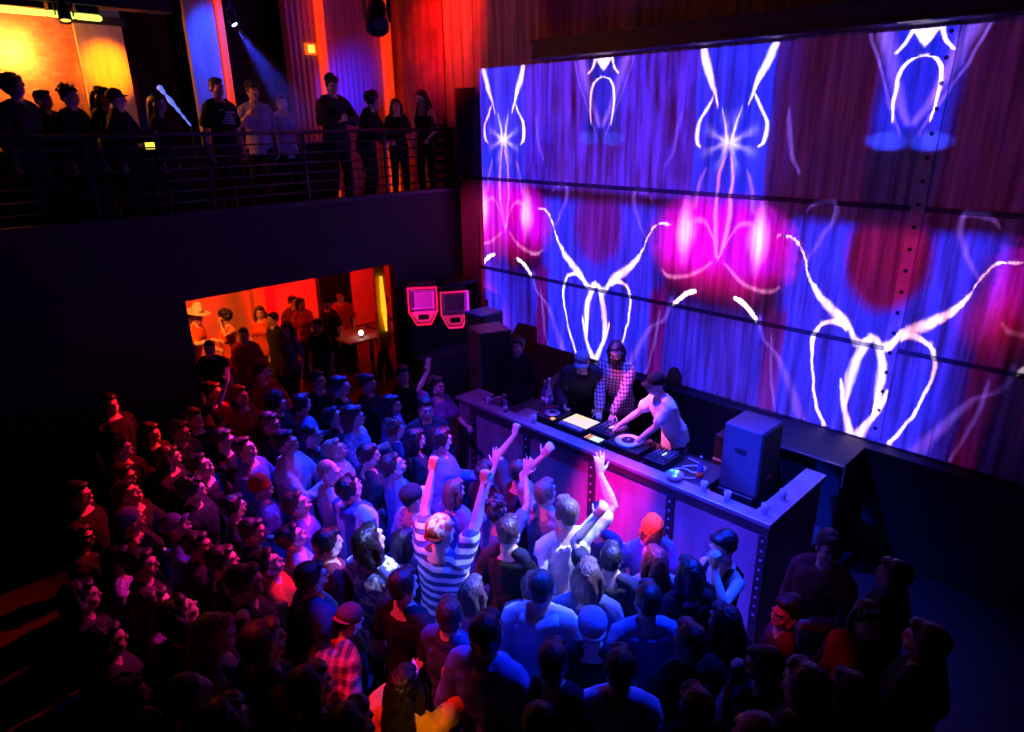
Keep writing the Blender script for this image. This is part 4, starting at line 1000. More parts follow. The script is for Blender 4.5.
# high tables upstairs and tables in the bar room
def bar_table(x, y, z, label, m, w_=.9, d_=.6, h_=1.05):
    o = empty('bar_table', (x, y, z), label=label, cat='table')
    MB().box((-w_ / 2, -d_ / 2, h_ - .04), (w_ / 2, d_ / 2, h_)).build('table_top', m, o, bevel=.006)
    MB().cyl((0, 0, .03), (0, 0, h_ - .041), .035).build('pole', M_iron, o, smooth=True); MB().lathe([(.25, 0), (.25, .015), (.05, .03), (.001, .03)], 24).build('base', M_iron, o); return o
M_tabtop = mat('pale_table_top', (.5, .45, .42), .4, var=(6, .2))
bar_table(7.25, 11.6, 0, 'pale-topped bar table with a small lamp in the bar room', M_tabtop, 1.5, .9, .95)
o = empty('table_lamp', (6.88, 11.35, .95), label='small glowing white lamp on the bar room table', cat='lamp')
MB().lathe([(.05, 0), (.05, .012), (.012, .02), (.012, .06)], 16).build('base', M_gear, o); MB().ell((0, 0, .10), (.05, .05, .055)).build('lamp_globe', mat('white_lamp_globe', (.9, .9, .9), .3, emit=(1, .75, .7), es=5), o, smooth=True)
M_col = mat('orange_column_paint', (.7, .35, .12), .6)
a = aty(254, 300, 14.6)
struct('trim_20', MB().box((a.x - .12, 14.3, 0), (a.x + .14, 14.55, 3.3)), M_col, .01)
o = empty('strip_lamp', aty(384, 300, 10.8), label='tall glowing yellow strip lamp at the right side of the bar room opening', cat='lamp')
MB().loft([(0, 0, -.62), (-.02, 0, -.2), (-.03, 0, .45)], [.018, .05, .03], 12).build('lamp_glass', mat('yellow_strip_glass', (.8, .6, .1), .3, emit=(1, .42, .01), es=1.6), o, smooth=True)
MB().box((-.14, .06, -1.0), (.10, .10, .9)).build('back_plate', M_col, o, bevel=.004)
MB().cyl((-.02, .08, -1.0), (-.02, .08, -o.location.z), .03).build('pole', M_iron, o)
struct('wall_bar_screen', MB().box((6.75, 12.6, 0), (7.5, 12.75, 3.3)), M_dark)

# haze in the lamp beam behind the balcony crowd
hz = bpy.data.materials.new('thin_haze'); hz.use_nodes = True; nt = hz.node_tree; nt.nodes.remove(nt.nodes['Principled BSDF'])
vs_ = nt.nodes.new('ShaderNodeVolumeScatter'); vs_.inputs['Density'].default_value = .2; vs_.inputs['Anisotropy'].default_value = .2; nt.links.new(vs_.outputs[0], nt.nodes['Material Output'].inputs['Volume'])
BT = Vector((BLUEFIX.x + .75, 8.9, 3.9)); bd = (BT - BLUEFIX).normalized()
o = MB().cyl(BLUEFIX + bd * .12, BLUEFIX + bd * 1.75, .04, 24, .42).build('haze', hz); tag(o, 'thin haze lit blue in the beam of the small spot lamp above the balcony', 'haze', kind='stuff')

# cables behind the turntable
for i, (pts, lb_) in enumerate((([(5.80, 3.46, .02), (5.95, 3.34, .05), (5.86, 3.22, .03), (6.05, 3.12, .06), (6.14, 3.25, .03), (5.98, 3.40, .02)], 'pale tangled cable on the gear table right of the effects mixer'),
                                ([(6.20, 3.46, .015), (6.16, 3.30, .02), (6.05, 3.20, .09), (5.90, 3.12, .02), (5.78, 3.20, .02), (5.74, 3.36, .015)], 'second looped cable lying across the pale one on the gear table'))):
    o = MB().loft([Vector((x, y, z)) for x, y, z in pts], [.009] * 6, 8).build('cable', cloth('white' if i == 0 else 'pale'), smooth=True); sb_ = o.modifiers.new('smooth', 'SUBSURF'); sb_.levels = sb_.render_levels = 2
    o.location = (0, 0, TZ); tag(o, lb_, 'cable')
# ================================================================ THE CROWD
DJ = Vector((6.3, 4.4))
def auto(px, py, off, s_):
    p = atz(px, py, 1.62 * PS * s_); return math.degrees(math.atan2(DJ.y - p.y, DJ.x - p.x)) + off
ROWS = []
def crowd(rows, group=None):
    for r in rows: ROWS.append([*r[:8], r[8] if len(r) > 8 else {}, group])
def settle():
    """give everybody elbow room: people differ in height, so slide them a little until nobody stands in another"""
    rr = random.Random(5); S = []
    for r in ROWS:
        f = auto(r[0], r[1], r[3], r[4]); h = headloc(r[2], 1.0, f); S.append([r[0], r[1], r[4], f, h, r])
    def pos(x, y, s_, h):
        d = RC @ _ray(x, y); t_ = (h.z * s_ - CAMZ) / d.z; return (d.x * t_ - h.x * s_, d.y * t_ - h.y * s_)
    P = [pos(a[0], a[1], a[2], a[4]) for a in S]
    def E(i, x, y, s_, q):
        r = S[i][5]; k = .25 if r[9] else (4.0 if r[8].get('fix') else 1.3)
        e = k * (((x - r[0]) ** 2 + (y - r[1]) ** 2) / 160 + ((s_ - r[4]) / .05) ** 2 * .12)
        if q[0] > 5.12 and 1.9 < q[1] < 6.7: e += (q[0] - 5.12) ** 2 * 400
        if q[1] > 9.25 and not 3.5 < q[0] < 6.1: e += (q[1] - 9.25) ** 2 * 400
        for j, b in enumerate(P):
            if j != i:
                d2 = (b[0] - q[0]) ** 2 + (b[1] - q[1]) ** 2
                if d2 < .2304: e += (.48 - math.sqrt(d2)) ** 2 * 260
        return e
    for it in range(130):
        for i, a in enumerate(S):
            e0 = E(i, a[0], a[1], a[2], P[i])
            if e0 < .02: continue
            for _ in range(3):
                x = a[0] + rr.gauss(0, 4); y = a[1] + rr.gauss(0, 3); s_ = min(1.15, max(.88, a[2] + rr.gauss(0, .03)))
                q = pos(x, y, s_, a[4]); e1 = E(i, x, y, s_, q)
                if e1 < e0: a[0], a[1], a[2] = x, y, s_; P[i] = q; e0 = e1
    n = 0
    for i, (x, y, s_, f, h, r) in enumerate(S):
        px, py, kind, off, _, hair, top, label, o, group = r
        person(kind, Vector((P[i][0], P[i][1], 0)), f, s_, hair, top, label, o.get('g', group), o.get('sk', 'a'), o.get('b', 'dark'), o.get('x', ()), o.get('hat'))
B, BR, MI, FA, GI = 'black', 'brown', 'mid', 'fair', 'ginger'
crowd([
 # middle, hands up
 (442, 531, 'both_fists', 2, 1.10, ('buzz', BR), ('tshirt', 'striped_white_navy'), 'person in red patterned backwards cap and striped shirt, both fists raised high', {'fix': 1, 'hat': ('cap_back', 'swirl_cap', 'red'), 'x': ('noface',)}),
 (497, 512, 'both_open', 4, 1.0, ('messy', BR), ('tshirt', 'blue'), 'person with messy brown hair raising both open hands right of the patterned-cap person', {'fix': 1}),
 (511, 533, 'stand', 8, 1.0, ('short', BR), ('tshirt', 'black'), 'person with round dark hair in black shirt just below the two raised open hands', {}),
 (545, 492, 'left_arc', 0, 1.0, ('short', MI), ('tshirt', 'grey'), 'person with bluish hair by the booth, left arm curving up with a bracelet', {}),
 (566, 513, 'right_open', 28, 1.08, ('short', MI), ('tshirt', 'white'), 'person in bright white t-shirt, back to camera, right arm raised beside the booth', {'fix': 1, 'sk': 'd'}),
 (597, 517, 'stand', 10, .97, ('short', B), ('tshirt', 'navy'), 'dark-haired head against the magenta booth front, right of the white t-shirt person', {}),
 (650, 529, 'look_up', 10, .98, ('medium', GI), ('tshirt', 'purple'), 'person with glowing orange hair against the booth front', {'fix': 1, 'hat': ('beanie', 'orange')}),
 (722, 547, 'hand_face', 118, 1.0, ('short', B), ('tank', 'black'), 'black-haired person in black vest, hand to face, at the near end of the booth', {'fix': 1, 'sk': 'd'}),
 (586, 577, 'stand', 4, 1.02, ('medium', MI), ('tshirt', 'denim'), 'person with rough blue-lit hair right behind the white t-shirt person', {}),
 (549, 585, 'stand', 6, 1.04, ('buzz', MI), ('hoodie', 'pale'), 'close-cropped person in pale blue hoodie seen from behind, centre of the crowd', {'fix': 1, 'sk': 'd'}),
 (588, 626, 'stand', 8, 1.02, ('buzz', MI), ('tshirt', 'black'), 'person in white-topped cap worn backwards and black shirt, right of the blue hoodie', {'fix': 1, 'hat': ('cap_back', 'lavender', 'white'), 'x': ('noface',)}),
 (495, 632, 'stand', -4, 1.03, ('short', B), ('jacket', 'blue'), 'dark-haired person in blue jacket, below and left of the blue hoodie', {}),
 (647, 600, 'stand', 8, 1.03, ('short', B), ('tshirt', 'blue'), 'broad-backed person in bright blue t-shirt right of the backwards white cap', {'fix': 1}),
 (616, 668, 'stand', 2, 1.02, ('short', B), ('tshirt', 'lavender'), 'person in lavender t-shirt at the bottom edge, seen from behind', {'fix': 1}),
 (452, 614, 'look_left', -10, .98, ('short', BR), ('jacket', 'navy'), 'person with maroon-lit dark hair left of the dark-haired blue jacket', {}),
 (474, 592, 'stand', 10, .98, ('medium', MI), ('tshirt', 'blue'), 'blue-lit fair head between the striped shirt and the blue hoodie', {}),
 (402, 688, 'reach_fwd', 15, .98, ('long', B), ('jacket', 'mustard'), 'person in mustard sweater at the bottom edge with an open hand raised', {}),
 (349, 622, 'bow', -5, 1.0, ('short', B), ('jacket', 'plaid_red'), 'person in red plaid shirt and dark red cap bending forward with hands out', {'fix': 1, 'hat': ('cap_back', 'maroon', 'red')}),
 (369, 540, 'look_up', 10, 1.06, ('medium', B), ('tshirt', 'swirl'), 'tall black-haired person in a blue and white swirl-print shirt', {'fix': 1, 'x': ('noface',)}),
 (350, 488, 'look_up', 18, 1.02, ('short', B), ('hoodie', 'hoodie_stripe'), 'dark-haired person in blue hoodie with bright white bands looking up at the stage', {'fix': 1, 'sk': 'd'}),
 (393, 466, 'look_up', -8, 1.0, ('short', BR), ('tshirt', 'blue'), 'person in blue t-shirt, chin raised, magenta-lit throat, middle of the crowd', {'fix': 1}),
 (391, 432, 'stand', 20, .98, ('messy', MI), ('tshirt', 'navy'), 'blue-lit messy-haired person behind the raised-chin one in blue', {}),
 (361, 415, 'drink', -14, 1.0, ('medium', BR), ('tshirt', 'flower'), 'person in dotted top lifting a hand with a drink, purple-lit profile', {}),
 (427, 409, 'stand', -80, 1.0, ('short', B), ('jacket', 'dark'), 'person in dark jacket facing the camera, magenta-lit face near the booth end', {'fix': 1, 'sk': 'a'}),
 (440, 437, 'look_left', -16, .98, ('short', B), ('jacket', 'blue'), 'person in blue jacket in profile just below the camera-facing one', {}),
 (437, 386, 'raise_back', -25, .98, ('medium', BR), ('tshirt', 'purple'), 'person lifting one bare arm straight up below the outlined horn speakers', {}),
 (338, 451, 'look_up', -10, 1.0, ('short', FA), ('tshirt', 'lavender'), 'blond-topped person looking up, head thrown back, left of the middle', {}),
 (332, 470, 'look_right', 10, .96, ('buzz', FA), ('tshirt', 'cream'), 'short pale-haired person directly below the head-thrown-back one', {'sk': 'd'}),
 (303, 404, 'look_left', 25, 1.02, ('short', B), ('tshirt', 'blue'), 'red-lit face with bright blue shirt in the left middle of the crowd', {}),
 (283, 440, 'clap', -18, 1.0, ('short', B), ('jacket', 'pale'), 'person in pale blue jacket with hands clasped in front', {}),
 (300, 507, 'look_up', -22, 1.02, ('short', BR), ('tshirt', 'purple'), 'person with swept short hair in clear purple profile, left of the white-banded hoodie', {}),
 (262, 492, 'stand', -14, 1.0, ('buzz', B), ('jacket', 'blue'), 'person in orange-red beanie and blue jacket', {'hat': ('beanie', 'red')}),
 (285, 540, 'look_up', -10, .97, ('short', B), ('tshirt', 'pale'), 'person in pale top with head tipped, below the purple profile', {}),
 (264, 566, 'look_up', -24, 1.02, ('short', B), ('hoodie', 'orange'), 'man in orange hoodie with dark quiff, sharp purple-lit profile', {'fix': 1}),
 (301, 582, 'stand', -12, 1.04, ('short', B), ('jacket', 'navy'), 'person in dark blue jacket with magenta-lit neck, right of the orange hoodie', {'sk': 'a'}),
 (233, 512, 'look_left', -20, 1.0, ('short', B), ('tshirt', 'black'), 'dark-haired person with red-lit neck left of the red beanie', {}),
 (180, 529, 'look_up', -20, 1.02, ('buzz', MI), ('tshirt', 'blue'), 'purple-lit person in blue cap brim up over a blue shirt, left side', {'hat': ('cap', 'purple')}),
 (132, 523, 'look_left', -18, 1.0, ('buzz', B), ('tshirt', 'black'), 'person in bright blue backwards cap with magenta-lit face', {'hat': ('cap_back', 'blue')}),
 (127, 494, 'look_up', -18, 1.0, ('short', B), ('tshirt', 'black'), 'dim purple-faced person just above the bright blue cap', {}),
 (194, 492, 'look_left', -22, 1.0, ('messy', B), ('jacket', 'black'), 'person with pale lilac face and open collar left of centre-left', {'sk': 'd'}),
 (84, 493, 'stand', -25, 1.0, ('short', B), ('tshirt', 'black'), 'lone orange-red face farthest left of the crowd', {}),
 (110, 404, 'stand', -28, 1.0, ('short', B), ('tshirt', 'black'), 'lone red-lit face highest on the dark left side under the balcony', {}),
 (120, 448, 'look_left', -25, 1.0, ('short', B), ('tshirt', 'black'), 'red-lit face directly below the highest one on the dark left side', {}),
 (153, 434, 'stand_f', -28, .98, ('long', B), ('tshirt', 'black'), 'small half-hidden red face right of the dark left pair', {}),
 (165, 459, 'look_left', -22, 1.0, ('medium', B), ('tshirt', 'black'), 'tilted magenta and red face below the small half-hidden one', {}),
 (194, 420, 'stand', -34, 1.0, ('short', B), ('tshirt', 'black'), 'bright red round face below the bar room opening', {}),
 (203, 466, 'look_up', -20, 1.02, ('short', B), ('tshirt', 'black'), 'magenta-lit young face above the pale lilac one', {'sk': 'd'}),
 (214, 393, 'drink', -20, 1.0, ('short', B), ('tshirt', 'black'), 'red-lit face at the lower left corner of the opening', {}),
 (246, 448, 'look_up', -26, .98, ('short', BR), ('tshirt', 'blue'), 'person with purple-lit face over a blue shirt, left of the pale blue jacket', {}),
 (122, 562, 'stand', -15, .98, ('medium', B), ('tshirt', 'flower'), 'person in pale dotted top at the left edge of the lit crowd', {}),
 (158, 606, 'stand_f', -20, 1.0, ('long', BR), ('tshirt', 'purple'), 'woman with glasses and long hair, magenta-lit face, lower left', {'x': ('glasses',), 'sk': 'a'}),
 (190, 612, 'look_up', 4, 1.02, ('medium', B), ('tshirt', 'black'), 'black silhouette head right beside the woman with glasses', {'x': ('noface',)}),
 (216, 632, 'hand_face', -22, .98, ('long', GI), ('tank', 'purple'), 'person with magenta-lit face and bare arms, lower left', {'sk': 'd'}),
 (197, 690, 'stand', -10, 1.0, ('buzz', B), ('tshirt', 'black'), 'dark round head with a thin violet rim near the bottom left', {'x': ('noface',)}),
 (416, 500, 'stand', -6, 1.0, ('buzz', B), ('tshirt', 'flower'), 'person in dark cap with a white brim left of the patterned-cap person', {'hat': ('cap', 'dark', 'white')}),
 (455, 492, 'stand', 6, .96, ('medium', MI), ('tshirt', 'blue'), 'short person in blue between the two raised fists', {}),
 (490, 478, 'stand', 10, .98, ('curly', B), ('tshirt', 'dark'), 'curly dark head behind the raised open hands', {}),
 (520, 470, 'left_fist', 0, .98, ('buzz', BR), ('tshirt', 'dark'), 'person close to the booth front with one fist up, head low', {'fix': 1}),
 (620, 558, 'left_arc', 5, .98, ('short', B), ('tshirt', 'dark'), 'dark-haired person between the blue-lit hair and the orange hair', {}),
 (690, 575, 'stand', 14, .98, ('medium', B), ('tshirt', 'black'), 'dark figure between the orange hair and the black-vested person', {'x': ('noface',)}),
 (785, 612, 'look_left', 62, 1.0, ('short', B), ('tshirt', 'maroon'), 'red-lit profile looking left, right side below the booth corner', {}),
 (760, 664, 'hand_face', 70, .96, ('medium', B), ('tshirt', 'black'), 'magenta-lit face with a raised hand, below the red-lit profile', {}),
 (829, 548, 'look_left', 110, 1.0, ('short', B), ('jacket', 'maroon'), 'person in dark red jacket right of the booth corner', {}),
 (868, 622, 'stand_f', 150, .98, ('medium', B), ('jacket', 'maroon'), 'dim maroon-lit face farthest right of the crowd', {}),
 (240, 395, 'raise_back', -20, .98, ('medium', BR), ('tshirt', 'red'), 'person with a lilac-lit raised arm below the middle of the opening', {}),
 (262, 372, 'look_left', -18, .98, ('short', B), ('jacket', 'red'), 'person in red-lit jacket standing just inside the opening', {}),
 (318, 380, 'stand', -12, .98, ('short', B), ('tshirt', 'dark'), 'dark-haired person in front of the red room wall', {}),
 (340, 385, 'stand', 18, 1.0, ('short', B), ('tshirt', 'black'), 'black figure right of centre in front of the opening', {'x': ('noface',)}),
 (368, 385, 'stand_f', -10, .98, ('bun', B), ('tshirt', 'dark'), 'person with a bun at the right side of the opening', {}),
 (403, 375, 'look_right', -5, .98, ('short', B), ('jacket', 'black'), 'dark figure at the right edge of the opening under the horn speakers', {}),
 (415, 440, 'stand_f', 6, .96, ('medium', B), ('tshirt', 'dark'), 'dark-haired person behind the camera-facing man', {}),
 (365, 455, 'stand', 5, .98, ('short', B), ('tshirt', 'dark'), 'dark blue figure between the drink holder and the raised-chin one', {}),
 (318, 435, 'stand', -5, .98, ('buzz', B), ('tshirt', 'dark'), 'close-cropped dark head right of the pale blue jacket', {}),
 (278, 404, 'stand', -10, .99, ('curly', B), ('jacket', 'black'), 'curly dark silhouette left of the red-lit face with blue shirt', {}),
 (225, 440, 'stand', -15, 1.0, ('short', B), ('tshirt', 'black'), 'black figure above the magenta-lit young face', {}),
 (392, 405, 'stand_f', -10, .96, ('long', B), ('tshirt', 'purple'), 'long-haired dark figure behind the messy-haired one', {}),
 (332, 418, 'look_up', 2, .98, ('short', B), ('tshirt', 'black'), 'dark head right behind the blond-topped one', {}),
 (320, 545, 'stand', -5, 1.0, ('short', B), ('tshirt', 'maroon'), 'dark maroon-lit figure left of the long black hair', {'x': ('noface',)}),
 (230, 560, 'stand', -12, 1.0, ('short', B), ('tshirt', 'black'), 'dark figure left of the orange hoodie', {}),
 (405, 585, 'stand', 0, 1.0, ('short', B), ('tshirt', 'black'), 'dark figure between the swirl-print shirt and the striped shirt', {'x': ('noface',)}),
 (408, 545, 'stand', 6, .98, ('medium', B), ('tshirt', 'dark'), 'black-haired head touching the left raised arm', {}),
 (530, 590, 'stand', 6, .97, ('short', B), ('tshirt', 'dark'), 'dark head just left of the blue hoodie', {'x': ('noface',)}),
 (640, 565, 'stand_f', 10, .95, ('long', BR), ('tshirt', 'flower'), 'long-haired person in dotted blue top below the orange hair', {}),
 (560, 660, 'stand', 0, 1.0, ('short', B), ('tshirt', 'black'), 'black figure below the blue hoodie at the bottom of the picture', {'x': ('noface',)}),
 (540, 720, 'stand', 0, 1.0, ('buzz', B), ('tshirt', 'black'), 'black figure cut by the bottom edge left of the lavender t-shirt', {'x': ('noface',)}),
])
DG = 'black unlit figures at the bottom left of the crowd'  # brown skin and black jackets stand in for shade on all filler groups
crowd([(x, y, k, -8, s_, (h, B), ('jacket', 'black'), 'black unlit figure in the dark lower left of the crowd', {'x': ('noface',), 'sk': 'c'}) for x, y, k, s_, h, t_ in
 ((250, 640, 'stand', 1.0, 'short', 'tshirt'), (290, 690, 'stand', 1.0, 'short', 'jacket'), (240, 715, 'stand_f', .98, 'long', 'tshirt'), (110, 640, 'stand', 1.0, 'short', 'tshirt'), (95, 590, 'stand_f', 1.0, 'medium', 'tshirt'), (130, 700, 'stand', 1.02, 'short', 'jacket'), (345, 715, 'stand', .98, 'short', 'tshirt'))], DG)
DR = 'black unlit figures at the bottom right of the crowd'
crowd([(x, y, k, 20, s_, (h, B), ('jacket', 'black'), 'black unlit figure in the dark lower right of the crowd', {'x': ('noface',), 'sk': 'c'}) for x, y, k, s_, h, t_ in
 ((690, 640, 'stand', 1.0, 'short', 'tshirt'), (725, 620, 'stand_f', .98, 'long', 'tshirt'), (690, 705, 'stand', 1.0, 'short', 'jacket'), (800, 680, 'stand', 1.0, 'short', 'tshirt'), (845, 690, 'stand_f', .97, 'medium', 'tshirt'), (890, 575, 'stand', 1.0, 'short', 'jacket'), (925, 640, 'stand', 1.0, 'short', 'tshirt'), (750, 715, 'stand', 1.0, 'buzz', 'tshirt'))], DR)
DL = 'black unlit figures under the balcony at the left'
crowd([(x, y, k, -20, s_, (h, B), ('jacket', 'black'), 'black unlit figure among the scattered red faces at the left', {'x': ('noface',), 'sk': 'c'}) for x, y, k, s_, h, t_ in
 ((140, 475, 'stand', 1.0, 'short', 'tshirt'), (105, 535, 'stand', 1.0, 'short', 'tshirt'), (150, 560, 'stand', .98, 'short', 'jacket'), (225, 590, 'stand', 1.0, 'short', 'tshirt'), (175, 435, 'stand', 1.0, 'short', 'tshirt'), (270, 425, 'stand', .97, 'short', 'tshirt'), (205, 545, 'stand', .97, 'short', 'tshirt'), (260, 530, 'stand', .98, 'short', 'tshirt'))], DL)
settle()
# ------- inside the bar room
def bar(px, py, y, kind, face, hair, top, label, **o):
    K = KIND[kind]; hz = aty(px, py, y); s_ = max(.9, min(1.14, hz.z / K['M'].to_translation().z / PS)); h = headloc(kind, s_, face)
    person(kind, Vector((hz.x - h.x, y - h.y, 0)), face, s_, hair, top, label, None, o.get('sk', 'a'), 'dark', o.get('x', ()), o.get('hat'))
bar(197, 316, 12.0, 'hug_talk', -60, ('medium', MI), ('tshirt', 'orange'), 'person in pale brimmed hat at the left end of the bar room opening', hat=('brimmed', 'cream'))
bar(224, 318, 12.1, 'hand_face', 200, ('curly', B), ('tank', 'orange'), 'dark curly-haired person in orange-lit top hugging the one in the brimmed hat')
bar(262, 326, 12.2, 'stand_f', 230, ('long', BR), ('tshirt', 'orange'), 'long-haired person by the bright column in the bar room')
bar(275, 337, 11.6, 'stand', 180, ('short', B), ('tshirt', 'dark'), 'short dark-haired person in front of the bar room column')
bar(296, 322, 12.5, 'look_left', 250, ('short', B), ('jacket', 'maroon'), 'person in maroon jacket before the plain red wall of the bar room')
bar(305, 336, 12.2, 'stand_f', 270, ('medium', B), ('tshirt', 'red'), 'person in red against the plain red wall, right of the maroon jacket')
bar(330, 328, 11.9, 'stand', 200, ('buzz', B), ('tshirt', 'dark'), 'person in flat dark cap left of the bar table', hat=('cap', 'black'))
bar(343, 322, 12.2, 'stand', 215, ('short', B), ('tshirt', 'red'), 'bright-faced person in red shirt behind the bar table', sk='d')
bar(384, 335, 11.1, 'look_left', 170, ('curly', B), ('tshirt', 'red'), 'curly-haired person under the yellow strip lamp')
bar(245, 345, 11.0, 'stand', 240, ('short', B), ('jacket', 'red'), 'red-lit back beside the hugging pair in the opening')
bar(320, 352, 10.6, 'stand', 200, ('short', B), ('tshirt', 'black'), 'black silhouette in front of the bar table')
bar(290, 352, 10.8, 'stand_f', 200, ('long', B), ('tshirt', 'purple'), 'long-haired dim figure below the plain red wall')
bar(210, 352, 10.7, 'stand', 240, ('short', B), ('tshirt', 'black'), 'dark-haired person below the one in the brimmed hat')
# ------- on the balcony
def balc(px, py, y, kind, face, hair, top, label, **o):
    K = KIND[kind]; hz = aty(px, py, y); s_ = max(.84, min(1.14, (hz.z - 3.72) / K['M'].to_translation().z / PS)); h = headloc(kind, s_, face)
    person(kind, Vector((hz.x - h.x, y - h.y, 3.722)), face, s_, hair, top, label, None, o.get('sk', 'a'), o.get('b', 'black'), o.get('x', ()), o.get('hat'))
    return PEOPLE[-1][0]
balc(15, 88, 10.0, 'stand', -60, ('curly', B), ('jacket', 'dark'), 'tall silhouette with piled hair at the far left of the balcony before the bright lamp')
balc(44, 100, 10.1, 'stand_f', -60, ('short', B), ('jacket', 'black'), 'silhouette second from the left on the balcony')
balc(70, 97, 9.95, 'stand', -50, ('messy', B), ('jacket', 'black'), 'broad silhouette left of the orange door on the balcony')
balc(102, 97, 10.1, 'stand_f', -50, ('long', B), ('tshirt', 'black'), 'long-haired silhouette in front of the orange door')
balc(117, 99, 9.9, 'look_left', -40, ('buzz', B), ('jacket', 'black'), 'silhouette in a cap, brim to the right, in front of the orange door', hat=('cap', 'black'))
balc(158, 105, 9.95, 'stand_f', -40, ('long', B), ('jacket', 'black'), 'dark long-haired person at the rail between the orange door and the blue door')
man = balc(217, 88, 9.9, 'stand', -80, ('short', B), ('tshirt', 'black'), 'man in black printed t-shirt standing before the blue-lit door')
pr_ = MB()
for i, (w0, w1) in enumerate(((-.10, -.05), (-.02, .10), (-.03, .06), (-.05, .09), (-.08, .09), (-.09, .09))):
    pr_.box((w0, -.142, 1.36 - i * .032), (w1, -.128, 1.378 - i * .032))
child('shirt_print', pr_.mesh('print'), mat('faded_pale_print', (.5, .4, .6), .8), man, Matrix.Translation((0, -.004, 0)))
balc(253, 92, 10.3, 'drink', -110, ('messy', BR), ('tshirt', 'lavender'), 'person in lavender shirt lifting a drink on the balcony')
balc(282, 103, 10.35, 'stand_f', -100, ('short', BR), ('tshirt', 'lavender'), 'shorter person in lavender top right of the drink-lifting one', sk='b')
balc(332, 86, 9.9, 'hold', -100, ('messy', B), ('jacket', 'dark'), 'tall man in dark sweater looking at something in his hands on the balcony')
balc(373, 101, 9.9, 'lean_rail', -60, ('curly', B), ('jacket', 'black'), 'person with big round curly hair at the balcony rail')
balc(396, 106, 10.1, 'stand_f', -120, ('long', B), ('tshirt', 'black'), 'small long-haired woman holding a drink, second from the right on the balcony')
balc(421, 98, 10.05, 'lean_f', -150, ('long', B), ('tank', 'black'), 'woman in black vest, bare arms, farthest right on the balcony')
# ------- behind the booth
def stagep(px, py, kind, face, s_, base, hair, top, label, **o):
    h = headloc(kind, s_, face); p = atz(px, py, base + h.z)
    return person(kind, Vector((p.x - h.x, p.y - h.y, base)), face, s_, hair, top, label, None, o.get('sk', 'a'), 'dark', o.get('x', ()), o.get('hat'))
stagep(616, 352, 'dj_plaid', 196, .98, PZ0, ('medium', B), ('jacket', 'plaid_pale'), 'bearded dj with dark shoulder-length hair in a pale plaid shirt behind the booth', x=('beard',), sk='d')
stagep(655, 384, 'dj_lean', 166, .97, PZ0, ('buzz', B), ('tshirt', 'white'), 'dj in dark cap and sunglasses and white t-shirt leaning over the turntable', hat=('cap', 'black'), x=('sunglasses',), sk='d')
stagep(582, 362, 'bow', 215, 1.0, PZ0, ('buzz', BR), ('jacket', 'dark'), 'man in grey cap bending down left of the two djs', hat=('cap', 'grey'))
stagep(518, 346, 'stand', 200, .86, PZ0 - .02, ('short', B), ('jacket', 'black'), 'dark figure with a faint violet face between the two speakers at the far end')
# report crowd spacing
for i in range(len(PEOPLE)):
    for j in range(i):
        d = (PEOPLE[i][1] - PEOPLE[j][1])
        if abs(d.z) < .5 and d.xy.length < .30: print('CLOSE %.2f | %s | %s' % (d.xy.length, PEOPLE[i][2], PEOPLE[j][2]))
# ================================================================ LIGHTS
BLUE = (.002, .026, 1); VIO = (.35, .06, 1); MAG = (1, .02, .45); RED = (1, .02, .02); ORG = (1, .22, .01)
def S_(*a, **k): return light('SPOT', *a, **k)
# blue from the rig over the middle of the floor, and from the stage side
S_((4.3, 3.6, 8.3), (4.0, 3.9, 1.6), BLUE, 15000, 42, 1, .12)
S_((7.4, 2.2, 8.0), (3.9, 3.2, 1.6), BLUE, 19000, 32, 1, .08)
S_((6.9, .9, 7.6), (3.4, 2.95, 1.8), (.38, .42, 1), 12000, 12, .8, .04)
S_((6.6, 8.4, 7.6), (3.3, 6.2, 1.6), BLUE, 12000, 26, 1, .1)
# booth: blue on its near end, magenta in the middle, blue along the top
S_((1.2, 2.8, 7.2), (5.4, 2.7, 1.2), (.05, .02, 1), 7000, 19, .8, .05)
S_((1.0, 1.2, 7.6), (5.4, 3.95, 1.0), (1, .0, .45), 16000, 8, 1, .05)
S_((2.0, 5.2, 8.0), (5.5, 5.9, 1.1), (.22, .02, 1), 2200, 20, 1, .06)
S_((5.6, 5.0, 8.4), (6.0, 3.4, 1.4), (.02, .04, 1), 10000, 40, 1, .08)
# magenta key on raised hands and the djs
S_((-.2, 5.0, 7.6), (3.5, 4.1, 2.1), MAG, 2400, 18, 1, .05)
S_((0, 3.5, 7.4), (6.2, 2.6, 1.7), BLUE, 16000, 6, .6, .04)  # narrow blue spot added for the side of the monitor speaker
S_((1.5, 4.6, 7.8), (4.2, 2.65, 1.75), (1, .02, .004), 12000, 6, .8, .04)  # narrow red spot added to brighten the orange hair
S_((1.0, 6.0, 7.8), (2.95, 3.75, 1.8), (1, .02, .01), 7000, 6, .8, .04)  # another red spot, added for the patterned cap
S_((.4, 1.0, 6.8), (1.74, 2.60, 1.5), (1, .33, .015), 1300, 5, .8, .04)  # small warm spot added for the mustard sweater
S_((4.2, 1.0, 7.9), (2.25, 4.1, 1.45), (.4, .42, 1), 7000, 7, .8, .04)  # pale spot added to bring out the swirl-print shirt
S_((5.2, 7.6, 6.5), (8.0, 9.2, 3.0), (.8, .02, .25), 700, 22, 1, .04)  # reddish spot added to lift the dark curtain
S_((5.2, 8.3, 5.5), (5.7, 9.5, 2.95), BLUE, 260, 9, 1, .04)
S_((3.6, 6.4, 7.8), (6.35, 4.2, 1.9), (1, .10, .42), 11000, 11, 1, .05)
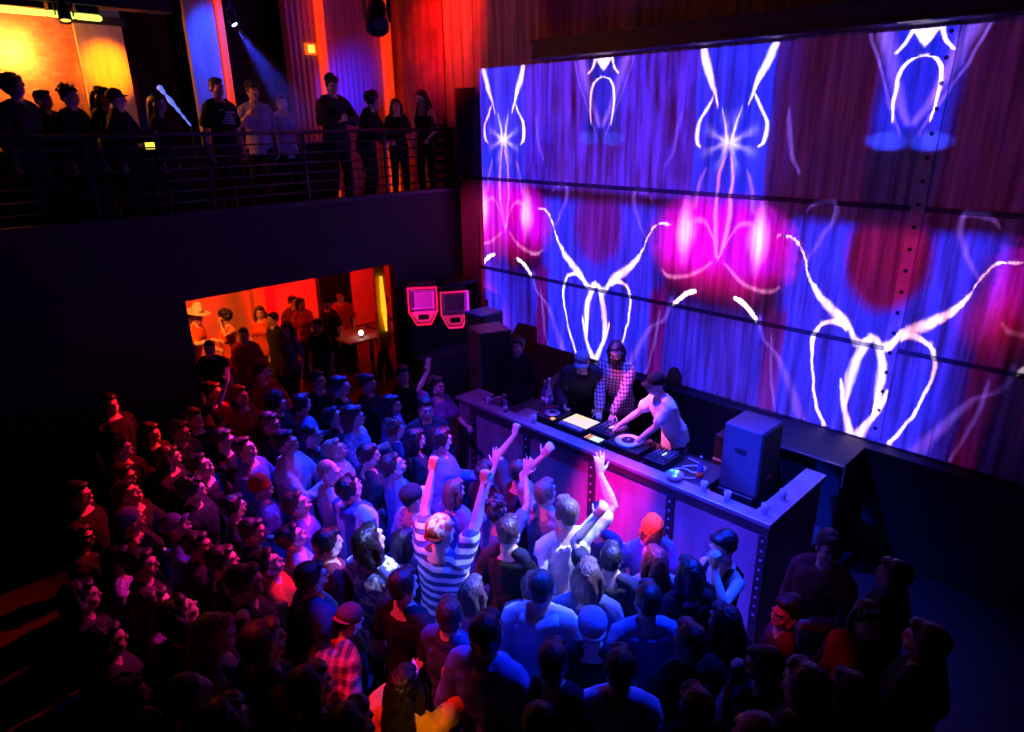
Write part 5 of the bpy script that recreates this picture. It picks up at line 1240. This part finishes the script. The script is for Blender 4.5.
# low magenta and red from the stage side on the faces turned to it
S_((7.6, 5.4, 4.4), (3.0, 5.0, 1.7), (1, .01, .45), 1300, 24, 1, .05)
S_((6.3, 8.9, 4.4), (2.0, 8.2, 1.75), (1, .008, .006), 6500, 20, 1, .04)
S_((5.6, 7.6, 5.2), (1.9, 6.6, 1.75), (1, .008, .03), 4500, 20, 1, .04)
S_((6.9, 6.6, 5.6), (1.6, 4.9, 1.75), (1, .01, .30), 4200, 16, 1, .04)
S_((.6, 4.6, 6.0), (1.85, 3.1, 1.4), (1, .02, .06), 1500, 18, 1, .04)
S_((2.2, 2.2, 4.6), (4.0, 1.35, 1.75), (1, .01, .10), 160, 9, 1, .04)
# bar room
light('AREA', (6.9, 13.4, 3.2), (7.0, 15, 1.5), (1, .002, .004), 500, size=1.2)
light('AREA', (4.7, 12.9, 3.1), (4.8, 14.9, 1.0), (1, .09, .002), 60, size=.9)
S_((3.4, 10.6, 3.2), (4.3, 12.2, 1.5), (1, .20, .02), 420, 60, .8, .05)
light('POINT', (6.6, 11.6, 3.0), None, (1, .01, .004), 30, r=.1)
# upstairs
light('POINT', (2.10, 11.08, 5.95), None, (1, .20, .025), 130, r=.05)
S_((3.3, 9.9, 6.2), (3.18, 11.3, 5.75), (1, .14, .0), 900, 34, 1, .05)
S_((5.0, 10.0, 8.0), (4.62, 11.3, 6.0), (.002, .05, 1), 1100, 24, .8, .05)
S_(BLUEFIX + bd * .13, BT, (.03, .05, 1), 420, 24, .8, .02)
S_((6.2, 9.9, 5.0), (7.0, 11.3, 5.6), (.012, .012, 1), 300, 44, 1, .05)
S_((6.3, 10.7, 8.3), (6.56, 11.25, 6.4), (1, .01, .002), 160, 24, 1, .05)
S_((7.4, 10.5, 8.3), (7.9, 11.2, 6.2), (1, .01, .002), 160, 20, 1, .05)
S_((5.6, 9.2, 8.2), (8.1, 9.7, 6.6), (1, .012, .002), 1500, 42, 1, .05)
S_((5.0, 5.0, 8.3), (8.1, 6.9, 7.4), (1, .01, .2), 70, 50, 1, .05)
S_((4.4, 9.0, 3.2), (7.4, 9.0, 1.9), (1, .01, .6), 800, 22, 1, .05)
w = bpy.data.worlds.new('dark_room'); sc.world = w; w.use_nodes = True
w.node_tree.nodes['Background'].inputs[0].default_value = (.2, .08, .6, 1); w.node_tree.nodes['Background'].inputs[1].default_value = .001
# ================================================================ bring the draft to real size
KS = 1 / PS
for o in list(bpy.data.objects):
    if o.parent: continue
    if o.type == 'CAMERA': o.location *= KS; continue
    o.location *= KS
    if o.type == 'LIGHT':
        o.data.energy *= KS * KS
        if o.data.type == 'AREA': o.data.size *= KS
        else: o.data.shadow_soft_size *= KS
    else: o.scale = [q * KS for q in o.scale]
